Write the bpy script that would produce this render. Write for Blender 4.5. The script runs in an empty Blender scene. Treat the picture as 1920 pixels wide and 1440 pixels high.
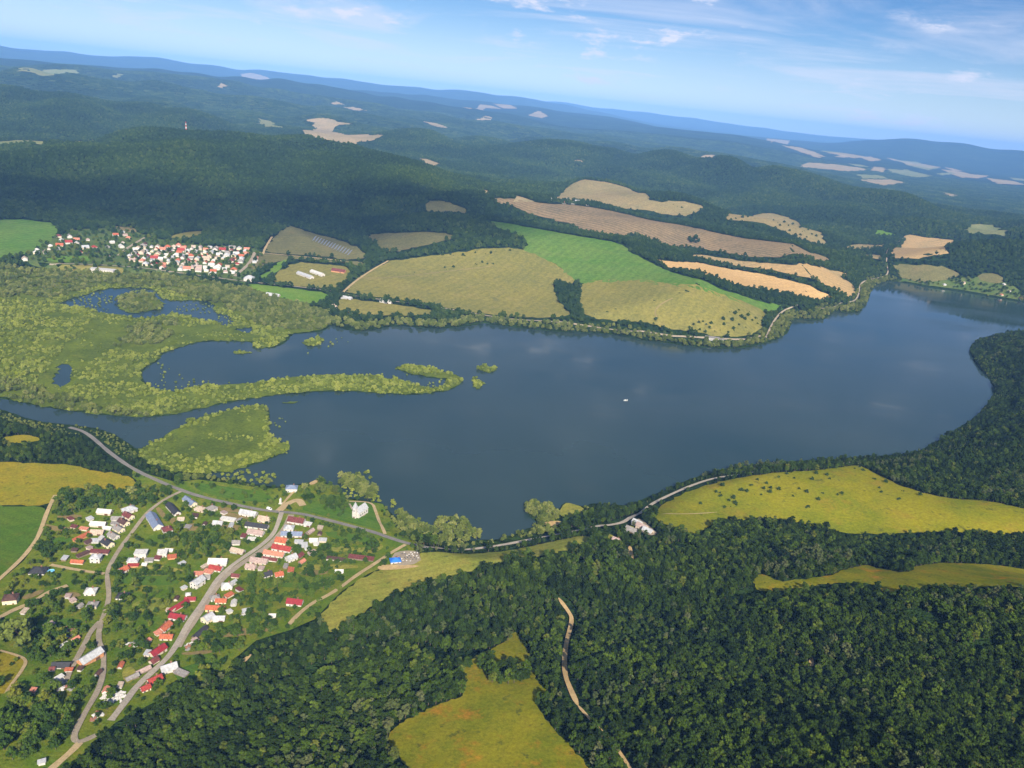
import bpy, bmesh, math, random
import numpy as np
from mathutils import Matrix, Vector
from mathutils.geometry import delaunay_2d_cdt

scn = bpy.context.scene
COL = scn.collection
rng = np.random.default_rng(11)
random.seed(5)

# ------------------------------------------------------------------ camera
# photo measures are given in its own 1920 x 1440 pixels
H = 400.0                      # metres above the lake
F = 1450.0                     # focal length in photo pixels
PITCH = math.atan(532.0 / F)
ROLL = math.radians(5.95)
r0 = np.array([1.0, 0, 0]); u0 = np.array([0, math.sin(PITCH), math.cos(PITCH)])
FW = np.array([0, math.cos(PITCH), -math.sin(PITCH)])
CR = math.cos(ROLL) * r0 + math.sin(ROLL) * u0
CU = -math.sin(ROLL) * r0 + math.cos(ROLL) * u0
cam_d = bpy.data.cameras.new("camera"); cam = bpy.data.objects.new("camera", cam_d); COL.objects.link(cam)
cam_d.sensor_width = 36.0; cam_d.lens = 36.0 * F / 1920.0
cam_d.clip_start = 1.0; cam_d.clip_end = 200000.0
m = Matrix.Identity(4)
for i in range(3):
    m[i][0] = CR[i]; m[i][1] = CU[i]; m[i][2] = -FW[i]
m[2][3] = H
cam.matrix_world = m
scn.camera = cam

# ------------------------------------------------------------------ sky, sun, exposure
SUN_EL = math.radians(36.0)
SUN_AZ = math.radians(166.0)                 # clockwise from +Y: behind the camera, to its right
SUN_DIR = np.array([math.sin(SUN_AZ) * math.cos(SUN_EL), math.cos(SUN_AZ) * math.cos(SUN_EL), math.sin(SUN_EL)])
sun_d = bpy.data.lights.new("sun", 'SUN'); sun_o = bpy.data.objects.new("sun", sun_d); COL.objects.link(sun_o)
sun_d.energy = 5.0; sun_d.angle = math.radians(0.5); sun_d.color = (1.0, 0.90, 0.76)
sun_o.rotation_euler = Vector(SUN_DIR).to_track_quat('Z', 'Y').to_euler()
sun_o.location = (0, -200, 900)

world = bpy.data.worlds.new("World"); scn.world = world; world.use_nodes = True
wn = world.node_tree.nodes; wl = world.node_tree.links; wn.clear()
w_out = wn.new("ShaderNodeOutputWorld")
sky = wn.new("ShaderNodeTexSky"); sky.sky_type = 'NISHITA'; sky.sun_disc = False
sky.sun_elevation = SUN_EL; sky.sun_rotation = SUN_AZ; sky.altitude = 2500.0
sky.air_density = 1.0; sky.dust_density = 0.3; sky.ozone_density = 3.0
bg = wn.new("ShaderNodeBackground"); bg.inputs["Strength"].default_value = 0.054
hs = wn.new("ShaderNodeHueSaturation"); hs.inputs["Saturation"].default_value = 1.28; hs.inputs["Hue"].default_value = 0.507
wl.new(sky.outputs[0], hs.inputs["Color"]); wl.new(hs.outputs[0], bg.inputs["Color"])
# thin cloud veil and small fair-weather clouds, laid on a plane high above
tc = wn.new("ShaderNodeTexCoord")
sep = wn.new("ShaderNodeSeparateXYZ"); wl.new(tc.outputs["Generated"], sep.inputs[0])
def wmath(op, a, b=None, c=None):
    n = wn.new("ShaderNodeMath"); n.operation = op
    for i, v in enumerate((a, b, c)):
        if v is None: continue
        if isinstance(v, (int, float)): n.inputs[i].default_value = v
        else: wl.new(v, n.inputs[i])
    return n.outputs[0]
zc = wmath('ADD', wmath('MAXIMUM', sep.outputs[2], 0.0), 0.045)
cx = wmath('DIVIDE', sep.outputs[0], zc); cy = wmath('DIVIDE', sep.outputs[1], zc)
def wvec(x, y, z=0.0):
    n = wn.new("ShaderNodeCombineXYZ"); wl.new(x, n.inputs[0]); wl.new(y, n.inputs[1]); n.inputs[2].default_value = z
    return n.outputs[0]
def wnoise(vec, scale, detail, rough, dist=0.0):
    n = wn.new("ShaderNodeTexNoise"); n.inputs["Scale"].default_value = scale; n.inputs["Detail"].default_value = detail
    n.inputs["Roughness"].default_value = rough; n.inputs["Distortion"].default_value = dist
    wl.new(vec, n.inputs["Vector"]); return n.outputs["Fac"]
def wramp(v, a, b):
    n = wn.new("ShaderNodeMapRange"); n.interpolation_type = 'SMOOTHSTEP'
    n.inputs["From Min"].default_value = a; n.inputs["From Max"].default_value = b
    wl.new(v, n.inputs["Value"]); return n.outputs[0]
pv = wvec(cx, cy)
veil = wramp(wnoise(pv, 0.36, 9.0, 0.62, 1.2), 0.36, 0.70)
px_ = wmath('MULTIPLY', sep.outputs[0], 15.0); pz_ = wmath('MULTIPLY', sep.outputs[2], 44.0)
puffm = wramp(wnoise(wvec(px_, pz_, 2.0), 0.35, 2.0, 0.5), 0.42, 0.60)
puff = wramp(wnoise(wvec(px_, pz_, 7.0), 1.1, 7.0, 0.60), 0.53, 0.68)
puff = wmath('MULTIPLY', puff, puffm)
cover = wmath('MINIMUM', wmath('ADD', wmath('MULTIPLY', veil, 0.60), wmath('MULTIPLY', puff, 0.8)), 1.0)
cover = wmath('MAXIMUM', cover, wmath('MULTIPLY', wramp(sep.outputs[2], 0.13, -0.02), 0.42))
bgc = wn.new("ShaderNodeBackground"); bgc.inputs["Color"].default_value = (0.66, 0.68, 0.80, 1); bgc.inputs["Strength"].default_value = 0.70
mixw = wn.new("ShaderNodeMixShader"); wl.new(cover, mixw.inputs[0]); wl.new(bg.outputs[0], mixw.inputs[1]); wl.new(bgc.outputs[0], mixw.inputs[2])
wl.new(mixw.outputs[0], w_out.inputs["Surface"])

vs = scn.view_settings
vs.view_transform = 'Standard'; vs.look = 'None'; vs.exposure = 0.85; vs.gamma = 1.0; vs.use_curve_mapping = False
cy_ = scn.cycles
cy_.max_bounces = 4; cy_.diffuse_bounces = 2; cy_.glossy_bounces = 2; cy_.transmission_bounces = 2
cy_.volume_bounces = 0; cy_.transparent_max_bounces = 32
cy_.use_denoising = True
cy_.caustics_reflective = False; cy_.caustics_refractive = False

# ------------------------------------------------------------------ from photo pixels to places in the world
def rays(p):
    p = np.asarray(p, float).reshape(-1, 2)
    d = FW[None] + ((p[:, 0] - 960.0) / F)[:, None] * CR[None] + ((720.0 - p[:, 1]) / F)[:, None] * CU[None]
    return d
def plane(p, z=0.0):
    d = rays(p); t = (z - H) / np.minimum(d[:, 2], -1e-3)
    return d[:, :2] * t[:, None]
def pix(x, y, z):
    v = np.stack([x, y, z - H], -1)
    w = v @ FW
    w = np.where(w > 1, w, 1e-3)
    return 960 + F * (v @ CR) / w, 720 - F * (v @ CU) / w, w
def inpoly(P, x, y):
    P = np.asarray(P); res = np.zeros(x.shape, bool)
    b = (x >= P[:, 0].min()) & (x <= P[:, 0].max()) & (y >= P[:, 1].min()) & (y <= P[:, 1].max())
    if not b.any(): return res
    xx = x[b]; yy = y[b]; r = np.zeros(xx.shape, bool)
    Q = np.roll(P, -1, 0)
    for (x1, y1), (x2, y2) in zip(P, Q):
        if y1 == y2: continue
        c = ((y1 > yy) != (y2 > yy)) & (xx < (x2 - x1) * (yy - y1) / (y2 - y1) + x1)
        r ^= c
    res[b] = r
    return res
def segdist(P, x, y, closed=False):
    P = np.asarray(P); best = np.full(x.shape, 1e12); tt = np.zeros(x.shape)
    n = len(P)
    for i in range(n if closed else n - 1):
        a = P[i]; b = P[(i + 1) % n]; d = b - a; L = max(d @ d, 1e-9)
        t = np.clip(((x - a[0]) * d[0] + (y - a[1]) * d[1]) / L, 0, 1)
        q = (x - a[0] - t * d[0]) ** 2 + (y - a[1] - t * d[1]) ** 2
        s = q < best; best = np.where(s, q, best); tt = np.where(s, i + t, tt)
    return np.sqrt(best), tt
def densify(P, step, closed=False):
    P = np.asarray(P, float); out = []
    n = len(P)
    for i in range(n if closed else n - 1):
        a = P[i]; b = P[(i + 1) % n]; k = max(1, int(math.ceil(np.linalg.norm(b - a) / step)))
        for j in range(k): out.append(a + (b - a) * j / k)
    if not closed: out.append(P[-1])
    return np.array(out)
def smooth(P, it=2, closed=False):
    P = np.asarray(P, float)
    for _ in range(it):
        n = len(P); o = []
        for i in range(n if closed else n - 1):
            a = P[i]; b = P[(i + 1) % n]
            o += [a * .75 + b * .25, a * .25 + b * .75]
        if not closed: o = [P[0]] + o + [P[-1]]
        P = np.array(o)
    return P
_nd = [(rng.uniform(0, 2 * math.pi), rng.uniform(0, 2 * math.pi), rng.uniform(.6, 1.6)) for _ in range(14)]
def waves(x, y, wl_, seed=0):
    s = 0
    for k in range(6):
        a, p, f = _nd[(k + seed) % 14]
        s = s + np.sin((x * math.cos(a) + y * math.sin(a)) * f * 2 * math.pi / wl_ + p)
    return s / 6 ** .5

# ------------------------------------------------------------------ shorelines (photo pixels)
LAKE = [(-60, 735), (0, 747), (100, 767), (200, 780), (283, 783), (333, 777), (417, 757), (500, 743), (563, 738), (647, 733), (713, 738), (763, 742), (807, 738),
        (847, 732), (868, 717), (868, 707), (830, 695), (800, 687), (757, 685), (735, 688), (757, 698), (797, 708), (830, 710), (840, 717), (813, 728), (780, 722),
        (733, 708), (640, 700), (563, 705), (480, 717), (420, 722), (367, 722), (330, 735), (285, 728), (267, 712), (267, 692), (300, 677), (300, 667), (333, 653), (383, 640), (440, 641),
        (480, 643), (467, 655), (517, 653), (540, 640), (547, 627), (573, 625), (607, 623), (623, 607), (627, 613), (663, 622), (697, 620), (747, 610), (780, 615), (830, 617),
        (890, 610), (903, 605), (930, 610), (1013, 620), (1063, 623), (1120, 625), (1163, 629), (1200, 638), (1250, 643), (1300, 651), (1350, 654), (1400, 653), (1450, 640),
        (1477, 626), (1482, 612), (1485, 600), (1502, 598), (1540, 602), (1550, 596), (1565, 582), (1580, 586), (1612, 586), (1620, 575), (1632, 555), (1632, 545), (1640, 537), (1652, 531),
        (1672, 526), (1697, 530), (1740, 539), (1790, 545), (1827, 551), (1875, 560), (1915, 566), (1980, 576), (2100, 590), (2100, 608), (1980, 610), (1920, 619), (1865, 627), (1838, 634), (1820, 646),
        (1816, 660), (1831, 684), (1854, 710), (1864, 728), (1862, 742), (1835, 778), (1780, 812), (1747, 833), (1713, 849), (1663, 853), (1597, 858), (1513, 863), (1447, 866),
        (1363, 876), (1292, 898), (1242, 921), (1210, 933), (1180, 947), (1150, 947), (1110, 942), (1098, 950), (1070, 944), (1056, 941), (1047, 958), (1033, 951), (1005, 942), (977, 942), (992, 967),
        (1013, 984), (990, 990), (955, 1005), (930, 1012), (903, 1012), (870, 1014), (820, 1000), (790, 992), (760, 978), (730, 962), (722, 945), (700, 940), (642, 932), (632, 909),
        (612, 906), (597, 898), (577, 905), (540, 911), (500, 912), (430, 897), (372, 892), (435, 884), (478, 872), (533, 850), (547, 833),
        (517, 827), (503, 813), (507, 780), (500, 755), (433, 767), (367, 783), (320, 810), (283, 833), (253, 842), (245, 833), (200, 806), (133, 796), (67, 790), (0, 766), (-60, 752)]
POND1 = [(110, 567), (150, 556), (187, 543), (250, 538), (293, 543), (300, 560), (330, 565), (367, 563), (403, 567), (400, 587), (433, 593), (440, 610), (417, 610), (367, 597), (333, 587), (310, 593), (260, 598), (227, 590), (187, 587), (160, 577), (117, 573)]
POND2 = [(437, 617), (473, 613), (477, 622), (457, 625)]
POND3 = [(107, 683), (137, 683), (133, 700), (130, 723), (100, 725), (97, 713), (110, 697)]
MARSH = [(-60, 500), (0, 495), (120, 505), (200, 515), (300, 515), (400, 530), (480, 545), (560, 572), (620, 580), (628, 612), (607, 625), (547, 630), (500, 660), (400, 650), (300, 690), (300, 720), (480, 712), (640, 697), (760, 680), (875, 690), (880, 735), (800, 748), (640, 738), (480, 752), (380, 775), (283, 790), (100, 774), (-60, 745)]
MARSH2 = [(245, 845), (283, 830), (320, 807), (367, 780), (433, 764), (503, 750), (510, 780), (506, 810), (550, 830), (535, 855), (480, 882), (420, 890), (350, 890), (280, 880)]
w_lake = smooth(plane(LAKE), 1, True)
w_ponds = [smooth(plane(p), 1, True) for p in (POND1, POND2, POND3)]
w_marsh = [plane(MARSH), plane(MARSH2)]

# ------------------------------------------------------------------ terrain
# crests: (px, py, distance) far away, or (px, py, -z) with the height of the ground given
def crest(pts, far=True):
    out = []
    for x, y, v in pts:
        d = rays([(x, y)])[0]
        if far:
            t = v / math.hypot(d[0], d[1])
        else:
            t = (v - H) / d[2]
        out.append((d[0] * t, d[1] * t, H + d[2] * t))
    return np.array(out)
RIDGES = [
    (crest([(-200, 290, 3700), (0, 275, 3600), (100, 268, 3500), (250, 251, 3400), (380, 250, 3300), (520, 258, 3300), (640, 282, 3200), (760, 312, 3200), (840, 337, 3200)]), 620),
    (crest([(-300, 145, 5600), (0, 165, 5500), (120, 172, 5500), (280, 198, 5400), (433, 227, 5300), (520, 252, 5200)]), 800),
    (crest([(-300, 110, 8200), (0, 128, 8000), (110, 130, 8000), (230, 136, 8000), (330, 160, 8000), (450, 176, 8000), (560, 192, 8000), (660, 212, 7800)]), 1000),
    (crest([(-300, 70, 13000), (0, 95, 13000), (100, 105, 13000), (250, 115, 13000), (400, 127, 13000), (550, 143, 13000), (700, 163, 13000), (830, 187, 12500)]), 1700),
    (crest([(-400, 40, 24000), (0, 73, 24000), (110, 83, 24000), (220, 93, 24000), (300, 96, 24000), (420, 113, 24000), (560, 127, 24000), (700, 144, 24000), (760, 151, 24000), (850, 156, 24000), (950, 168, 25000), (1010, 180, 26000)]), 3200),
    (crest([(900, 172, 33000), (1000, 178, 34000), (1150, 194, 34000), (1300, 213, 34000), (1400, 229, 34000), (1520, 247, 34000), (1700, 262, 34000)]), 3500),
    (crest([(1545, 264, 21000), (1610, 256, 21000), (1650, 249, 21000), (1690, 246, 21000), (1730, 250, 21000), (1780, 257, 21000), (1840, 263, 21000), (1920, 273, 21000), (2200, 300, 21000)]), 2600),
    (crest([(690, 250, 5700), (757, 241, 5600), (813, 244, 5600), (880, 258, 5600), (940, 272, 5500)]), 700),
    (crest([(700, 222, 9000), (800, 222, 9000), (900, 226, 9000), (1000, 238, 9000), (1120, 250, 9000)]), 1100),
    (crest([(1000, 203, 15000), (1150, 216, 15000), (1300, 242, 14500), (1450, 262, 14000), (1520, 276, 14000)]), 1800),
    (crest([(960, 262, 5800), (1050, 266, 5600), (1150, 276, 5400), (1300, 293, 5200), (1400, 306, 5000), (1480, 318, 4900), (1560, 342, 4800), (1700, 374, 4500), (1800, 388, 4400), (1920, 402, 4300), (2200, 425, 4200)]), 800),
    (crest([(1690, 492, 2700), (1770, 470, 2800), (1850, 457, 2850), (1960, 442, 2900), (2200, 440, 2900)]), 330),
    (crest([(1060, 348, 3300), (1085, 334, 3300), (1140, 342, 3300), (1193, 354, 3200), (1320, 388, 3050)]), 330),
    (crest([(1405, 404, 2950), (1435, 398, 2950), (1500, 420, 2900), (1545, 450, 2850)]), 260),
    (crest([(900, 366, 2600), (1000, 379, 2600), (1100, 388, 2560), (1300, 426, 2480), (1500, 467, 2350), (1570, 487, 2300)]), 280),
    (crest([(880, 412, 2150), (980, 424, 2080), (1083, 444, 2000), (1170, 458, 1960), (1267, 510, 1800), (1380, 545, 1650)]), 270),
    (crest([(1867, 634, 1640), (1920, 616, 1640), (2000, 600, 1680), (2200, 590, 1700)]), 170),
    (crest([(500, 415, 2500), (560, 425, 2350), (640, 445, 2250)]), 250),
    (crest([(-200, 100, 10500), (0, 113, 10500), (150, 120, 10500), (300, 131, 10400), (450, 150, 10300), (600, 170, 10200), (760, 200, 10000)]), 900),
    (crest([(300, 172, 6700), (420, 196, 6700), (520, 212, 6600), (640, 226, 6600), (720, 240, 6500)]), 520),
    (crest([(820, 196, 12000), (960, 208, 12000), (1100, 230, 11800), (1240, 248, 11600), (1380, 264, 11500)]), 1000),
    (crest([(1080, 256, 7400), (1200, 268, 7300), (1320, 280, 7200), (1440, 300, 7000)]), 560),
    (crest([(560, 146, 17000), (700, 158, 17000), (860, 174, 17000), (1000, 190, 17000), (1120, 205, 17000)]), 1500),
    # this side of the lake, heights given
    (crest([(1840, 800, 30), (1950, 780, 45), (2150, 760, 60)], False), 170),
    (crest([(1480, 915, 17), (1620, 920, 24), (1800, 965, 34), (2000, 980, 42)], False), 110),
    (crest([(1090, 1090, 22), (1250, 1090, 30), (1450, 1130, 48), (1700, 1180, 66), (2100, 1200, 90), (2600, 1300, 110)], False), 170),
    (crest([(660, 1250, 24), (800, 1300, 40), (950, 1350, 50), (1200, 1400, 62), (1700, 1500, 85)], False), 150),
    (crest([(-300, 1500, 35), (100, 1600, 35), (600, 1650, 60), (1200, 1800, 80), (2000, 1800, 110)], False), 170),
]
def ground_raw(x, y):
    acc = np.zeros(x.shape)
    for c, w in RIDGES:
        d, t = segdist(c[:, :2], x, y)
        i = np.clip(t.astype(int), 0, len(c) - 2); f = t - i
        z = np.maximum(c[i, 2] * (1 - f) + c[i + 1, 2] * f, 1.0)
        acc += (z * np.exp(-(d / w) ** 2)) ** 4
    h = acc ** 0.25
    r = np.hypot(x, y)
    k = np.clip((r - 1700) / 1500, 0, 1)
    h = h + waves(x, y, 900, 0) * 20 * k * np.clip(h / 60, 0, 1) + waves(x, y, 380, 3) * (1.2 + 14.0 * k) * np.clip(h / 40, 0.1, 1)
    k3 = np.clip((r - 2550) / 900, 0, 1)
    w1 = waves(x, y, 1700, 1); w2 = waves(x, y, 1050, 7)
    h = h * (1 - k3 * (0.42 * np.exp(-(w1 / .24) ** 2) + 0.30 * np.exp(-(w2 / .22) ** 2)))
    k2 = np.clip((r - 6000) / 6000, 0, 1)
    h = h + (waves(x, y, 4200, 5) * 26 + waves(x, y, 2100, 9) * 16) * k2
    return h
def shape_ground(x, y):
    h = ground_raw(x, y)
    for _ in range(9):                                  # soften creases
        h = (h + np.roll(h, 1, 0) + np.roll(h, -1, 0)) / 3
        h[:, 1:-1] = (h[:, 2:] + h[:, :-2] + h[:, 1:-1]) / 3
    r = np.hypot(x, y)
    near = r < 4200
    xx = x[near]; yy = y[near]; hh = np.maximum(h[near], 0)
    d, _ = segdist(w_lake, xx, yy, True)
    ins = inpoly(w_lake, xx, yy)
    land = np.minimum(hh + 0.9 + np.clip(d * 0.012, 0, 6), 0.15 + d * 0.16 + np.clip(d - 25, 0, None) * .25)
    ms = np.zeros(xx.shape, bool)
    for p in w_marsh: ms |= inpoly(p, xx, yy)
    land = np.where(ms, np.minimum(land, 0.5), land)
    water = -np.minimum(d * 0.25, 4.0)
    res = np.where(ins, water, land)
    for p in w_ponds:
        dp, _ = segdist(p, xx, yy, True); ip = inpoly(p, xx, yy)
        res = np.where(ip, -np.minimum(dp * .25, 3), np.where(ms & (dp < 8), np.minimum(res, dp * .1), res))
    h = np.array(h); h[near] = res
    h[~near] = np.maximum(h[~near], 0) + 7
    return h
th_f = np.radians(np.arange(-48, 48.01, 0.22))
th_c = np.radians(np.arange(52, 309, 4.0))
TH = np.concatenate([th_f, th_c])                      # clockwise from +Y, one full turn
RR = np.concatenate([np.array([60, 120, 180, 230]), np.exp(np.arange(math.log(270), math.log(11000), 0.0085)), np.exp(np.arange(math.log(11000), math.log(40000), 0.022)), [40500, 41500]])
TT, RG = np.meshgrid(TH, RR, indexing='ij')
GX = np.sin(TT) * RG; GY = np.cos(TT) * RG
HG = shape_ground(GX, GY)
HG[:, -1] = -40
lnR = np.log(RR)
THw = np.concatenate([TH, [TH[0] + 2 * math.pi]]); HGw = np.concatenate([HG, HG[:1]], 0)
def gh(x, y):
    x = np.asarray(x, float); y = np.asarray(y, float)
    th = np.arctan2(x, y); th = np.where(th < TH[0], th + 2 * math.pi, th)
    lr = np.log(np.clip(np.hypot(x, y), RR[0] + .01, RR[-1] - 1))
    i = np.clip(np.searchsorted(THw, th, 'right') - 1, 0, len(THw) - 2); j = np.clip(np.searchsorted(lnR, lr, 'right') - 1, 0, len(lnR) - 2)
    # linear in r inside one cell, as the mesh is
    u = (th - THw[i]) / (THw[i + 1] - THw[i]); v = (np.exp(lr) - RR[j]) / (RR[j + 1] - RR[j])
    return (HGw[i, j] * (1 - u) + HGw[i + 1, j] * u) * (1 - v) + (HGw[i, j + 1] * (1 - u) + HGw[i + 1, j + 1] * u) * v
def hit(p):
    """where the sight line through a photo pixel meets the ground"""
    d = rays(p); d = d / np.linalg.norm(d[:, :2], axis=1)[:, None]
    n = len(d); lo = np.full(n, 200.0); hi = np.full(n, np.nan); t = 200.0
    while t < 40000:
        t2 = t * 1.006
        z = H + d[:, 2] * t2
        g = np.maximum(gh(d[:, 0] * t2, d[:, 1] * t2), 0)
        new = np.isnan(hi) & (z < g)
        hi[new] = t2; lo[new] = t
        if not np.isnan(hi).any(): break
        t = t2
    hi = np.where(np.isnan(hi), 40000, hi); lo = np.where(hi >= 40000, 39990, lo)
    for _ in range(14):
        mid = (lo + hi) / 2
        below = H + d[:, 2] * mid < np.maximum(gh(d[:, 0] * mid, d[:, 1] * mid), 0)
        hi = np.where(below, mid, hi); lo = np.where(below, lo, mid)
    return d[:, :2] * hi[:, None]
def hit_poly(p, sm=1):
    p = np.asarray(p, float).copy()
    w = hit(p)
    for _ in range(14):
        r = np.hypot(w[:, 0], w[:, 1]); bad = r > np.median(r) * 1.3
        if not bad.any(): break
        p[bad, 1] += 2.0
        w = hit(p)
    return smooth(w, sm, True) if sm else w
def hit1(x, y):
    q = hit([(x, y)])[0]; return float(q[0]), float(q[1]), float(gh(q[0], q[1]))

# ------------------------------------------------------------------ materials
class NT:
    def __init__(s, name):
        s.m = bpy.data.materials.new(name); s.m.use_nodes = True
        s.n = s.m.node_tree.nodes; s.l = s.m.node_tree.links; s.n.clear()
        s.out = s.n.new("ShaderNodeOutputMaterial")
        s.b = s.n.new("ShaderNodeBsdfPrincipled"); s.l.new(s.b.outputs[0], s.out.inputs["Surface"])
        s.pos = None
    def P(s):
        if s.pos is None:
            g = s.n.new("ShaderNodeNewGeometry"); s.pos = g.outputs["Position"]
        return s.pos
    def vmap(s, rot=0.0, scale=(1, 1, 1), src=None):
        mp = s.n.new("ShaderNodeMapping"); mp.inputs["Rotation"].default_value = (0, 0, rot); mp.inputs["Scale"].default_value = scale
        s.l.new(src or s.P(), mp.inputs["Vector"]); return mp.outputs[0]
    def noise(s, size, detail=4.0, rough=0.6, vec=None, dist=0.0):
        n = s.n.new("ShaderNodeTexNoise"); n.inputs["Scale"].default_value = 1.0 / size; n.inputs["Detail"].default_value = detail
        n.inputs["Roughness"].default_value = rough; n.inputs["Distortion"].default_value = dist
        s.l.new(vec or s.P(), n.inputs["Vector"]); return n.outputs["Fac"]
    def ramp(s, fac, stops):
        n = s.n.new("ShaderNodeValToRGB"); e = n.color_ramp.elements
        while len(e) < len(stops): e.new(0.5)
        for k, (p, c) in enumerate(stops):
            e[k].position = p; e[k].color = (*c, 1)
        s.l.new(fac, n.inputs[0]); return n.outputs[0]
    def mix(s, fac, a, b, mode='MIX'):
        n = s.n.new("ShaderNodeMix"); n.data_type = 'RGBA'; n.blend_type = mode
        for sock, v in ((n.inputs[0], fac), (n.inputs[6], a), (n.inputs[7], b)):
            if isinstance(v, (int, float)): sock.default_value = v
            elif isinstance(v, tuple): sock.default_value = (*v, 1)
            else: s.l.new(v, sock)
        return n.outputs[2]
    def step(s, v, a, b):
        n = s.n.new("ShaderNodeMapRange"); n.interpolation_type = 'SMOOTHSTEP'
        n.inputs["From Min"].default_value = a; n.inputs["From Max"].default_value = b
        s.l.new(v, n.inputs["Value"]); return n.outputs[0]
    def math(s, op, a, b):
        n = s.n.new("ShaderNodeMath"); n.operation = op
        for i, v in enumerate((a, b)):
            if isinstance(v, (int, float)): n.inputs[i].default_value = v
            else: s.l.new(v, n.inputs[i])
        return n.outputs[0]
    def bump(s, h, dist, strength=1.0):
        n = s.n.new("ShaderNodeBump"); n.inputs["Distance"].default_value = dist; n.inputs["Strength"].default_value = strength
        s.l.new(h, n.inputs["Height"]); s.l.new(n.outputs[0], s.b.inputs["Normal"])
    def done(s, col, rough=0.9, spec=0.1):
        if isinstance(col, tuple): s.b.inputs["Base Color"].default_value = (*col, 1)
        else: s.l.new(col, s.b.inputs["Base Color"])
        s.b.inputs["Roughness"].default_value = rough; s.b.inputs["Specular IOR Level"].default_value = spec
        return s.m

def field_mat(name, a, b, c, patch=60.0, grain=2.5, stripes=None, relief=0.5, amt=0.55, tufts=None):
    """grass, stubble or soil: patches of two colours, a third one in blotches, fine grain, optional drill lines"""
    t = NT(name)
    n1 = t.step(t.noise(patch, 5, 0.62, dist=0.5), 0.34, 0.66)
    col = t.mix(n1, a, b)
    n2 = t.step(t.noise(patch * 0.55, 6, 0.7, vec=t.vmap(0.7, (1, 1, 1))), 0.52, 0.72)
    col = t.mix(t.math('MULTIPLY', n2, amt), col, c)
    g = t.noise(grain, 4, 0.75)
    gg = t.ramp(g, [(0.25, (0.55, 0.55, 0.55)), (0.5, (1, 1, 1)), (0.78, (1.5, 1.5, 1.5))])
    col = t.mix(0.85, col, gg, 'MULTIPLY')
    if tufts:                                  # dark grass tussocks and weeds
        k = t.step(t.noise(tufts[0], 3, 0.7), 0.60, 0.70)
        col = t.mix(t.math('MULTIPLY', k, 0.75), col, tufts[1])
    if stripes:                                # (angle, spacing, strength)
        w = t.n.new("ShaderNodeTexWave"); w.inputs["Scale"].default_value = 1.0 / stripes[1] * 0.3183; w.inputs["Distortion"].default_value = 2.5
        w.inputs["Detail"].default_value = 3; w.inputs["Detail Scale"].default_value = 0.4
        t.l.new(t.vmap(stripes[0]), w.inputs["Vector"])
        col = t.mix(t.math('MULTIPLY', w.outputs["Fac"], stripes[2]), col, t.mix(0.45, col, (0.02, 0.02, 0.012)))
    t.bump(g, relief, 0.8)
    return t.done(col, 1.0, 0.0)

M = {}
# the land where no field is: woodland floor near by, wooded hills far away
t = NT("woodland_ground")
n1 = t.noise(420, 6, 0.6); n2 = t.noise(26, 4, 0.75); n3 = t.noise(1500, 4, 0.6, dist=1.0)
col = t.ramp(n1, [(0.3, (0.012, 0.024, 0.006)), (0.5, (0.018, 0.036, 0.008)), (0.7, (0.030, 0.052, 0.011))])
col = t.mix(t.math('MULTIPLY', t.step(n3, 0.60, 0.66), 0.0), col, (0.20, 0.17, 0.07))
g = t.ramp(n2, [(0.3, (0.35, 0.35, 0.35)), (0.5, (1, 1, 1)), (0.75, (1.7, 1.7, 1.6))])
col = t.mix(0.9, col, g, 'MULTIPLY'); t.bump(n2, 14, 1.0)
M['wood'] = t.done(col, 1.0, 0.0)
M['meadow'] = field_mat("dry_meadow", (0.130, 0.150, 0.006), (0.215, 0.195, 0.009), (0.360, 0.160, 0.014), 34, 2.2, None, 0.9, 0.85, (9, (0.06, 0.075, 0.012)))
M['meadow_hill'] = field_mat("hill_meadow", (0.150, 0.170, 0.007), (0.225, 0.205, 0.010), (0.270, 0.165, 0.024), 75, 3.0, None, 0.9, 0.55, (14, (0.07, 0.08, 0.015)))
M['meadow_low'] = field_mat("pale_meadow", (0.190, 0.215, 0.030), (0.270, 0.250, 0.044), (0.25, 0.17, 0.030), 42, 2.2, (1.0, 9.0, 0.3), 0.8, 0.5, (8, (0.075, 0.095, 0.018)))
M['meadow_gold'] = field_mat("golden_meadow", (0.185, 0.180, 0.010), (0.245, 0.195, 0.013), (0.12, 0.13, 0.010), 30, 2.2, None, 0.9, 0.6, (10, (0.09, 0.085, 0.015)))
M['crop_green'] = field_mat("green_crop", (0.060, 0.120, 0.008), (0.085, 0.135, 0.010), (0.120, 0.130, 0.014), 45, 2.0, (2.0, 12, 0.25), 0.3, 0.5)
M['olive'] = field_mat("olive_meadow", (0.205, 0.185, 0.044), (0.165, 0.160, 0.040), (0.27, 0.22, 0.070), 110, 6.0, (0.4, 19, 0.22), 0.6, 0.6, (20, (0.13, 0.13, 0.045)))
M['olive_dark'] = field_mat("dark_olive_meadow", (0.120, 0.115, 0.042), (0.150, 0.140, 0.050), (0.18, 0.135, 0.060), 90, 5.0, (1.1, 22, 0.15), 0.6, 0.5, (18, (0.085, 0.095, 0.04)))
M['green_far'] = field_mat("green_meadow", (0.080, 0.165, 0.022), (0.110, 0.180, 0.030), (0.145, 0.190, 0.045), 150, 7.0, (0.5, 22, 0.28), 0.4, 0.5)
M['green_lush'] = field_mat("lush_meadow", (0.085, 0.175, 0.016), (0.125, 0.200, 0.024), (0.18, 0.20, 0.035), 50, 3.0, None, 0.4, 0.5)
M['wheat'] = field_mat("ripe_wheat", (0.46, 0.30, 0.125), (0.50, 0.33, 0.14), (0.42, 0.28, 0.12), 160, 5.0, (1.25, 24, 0.2), 0.3, 0.4)
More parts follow.
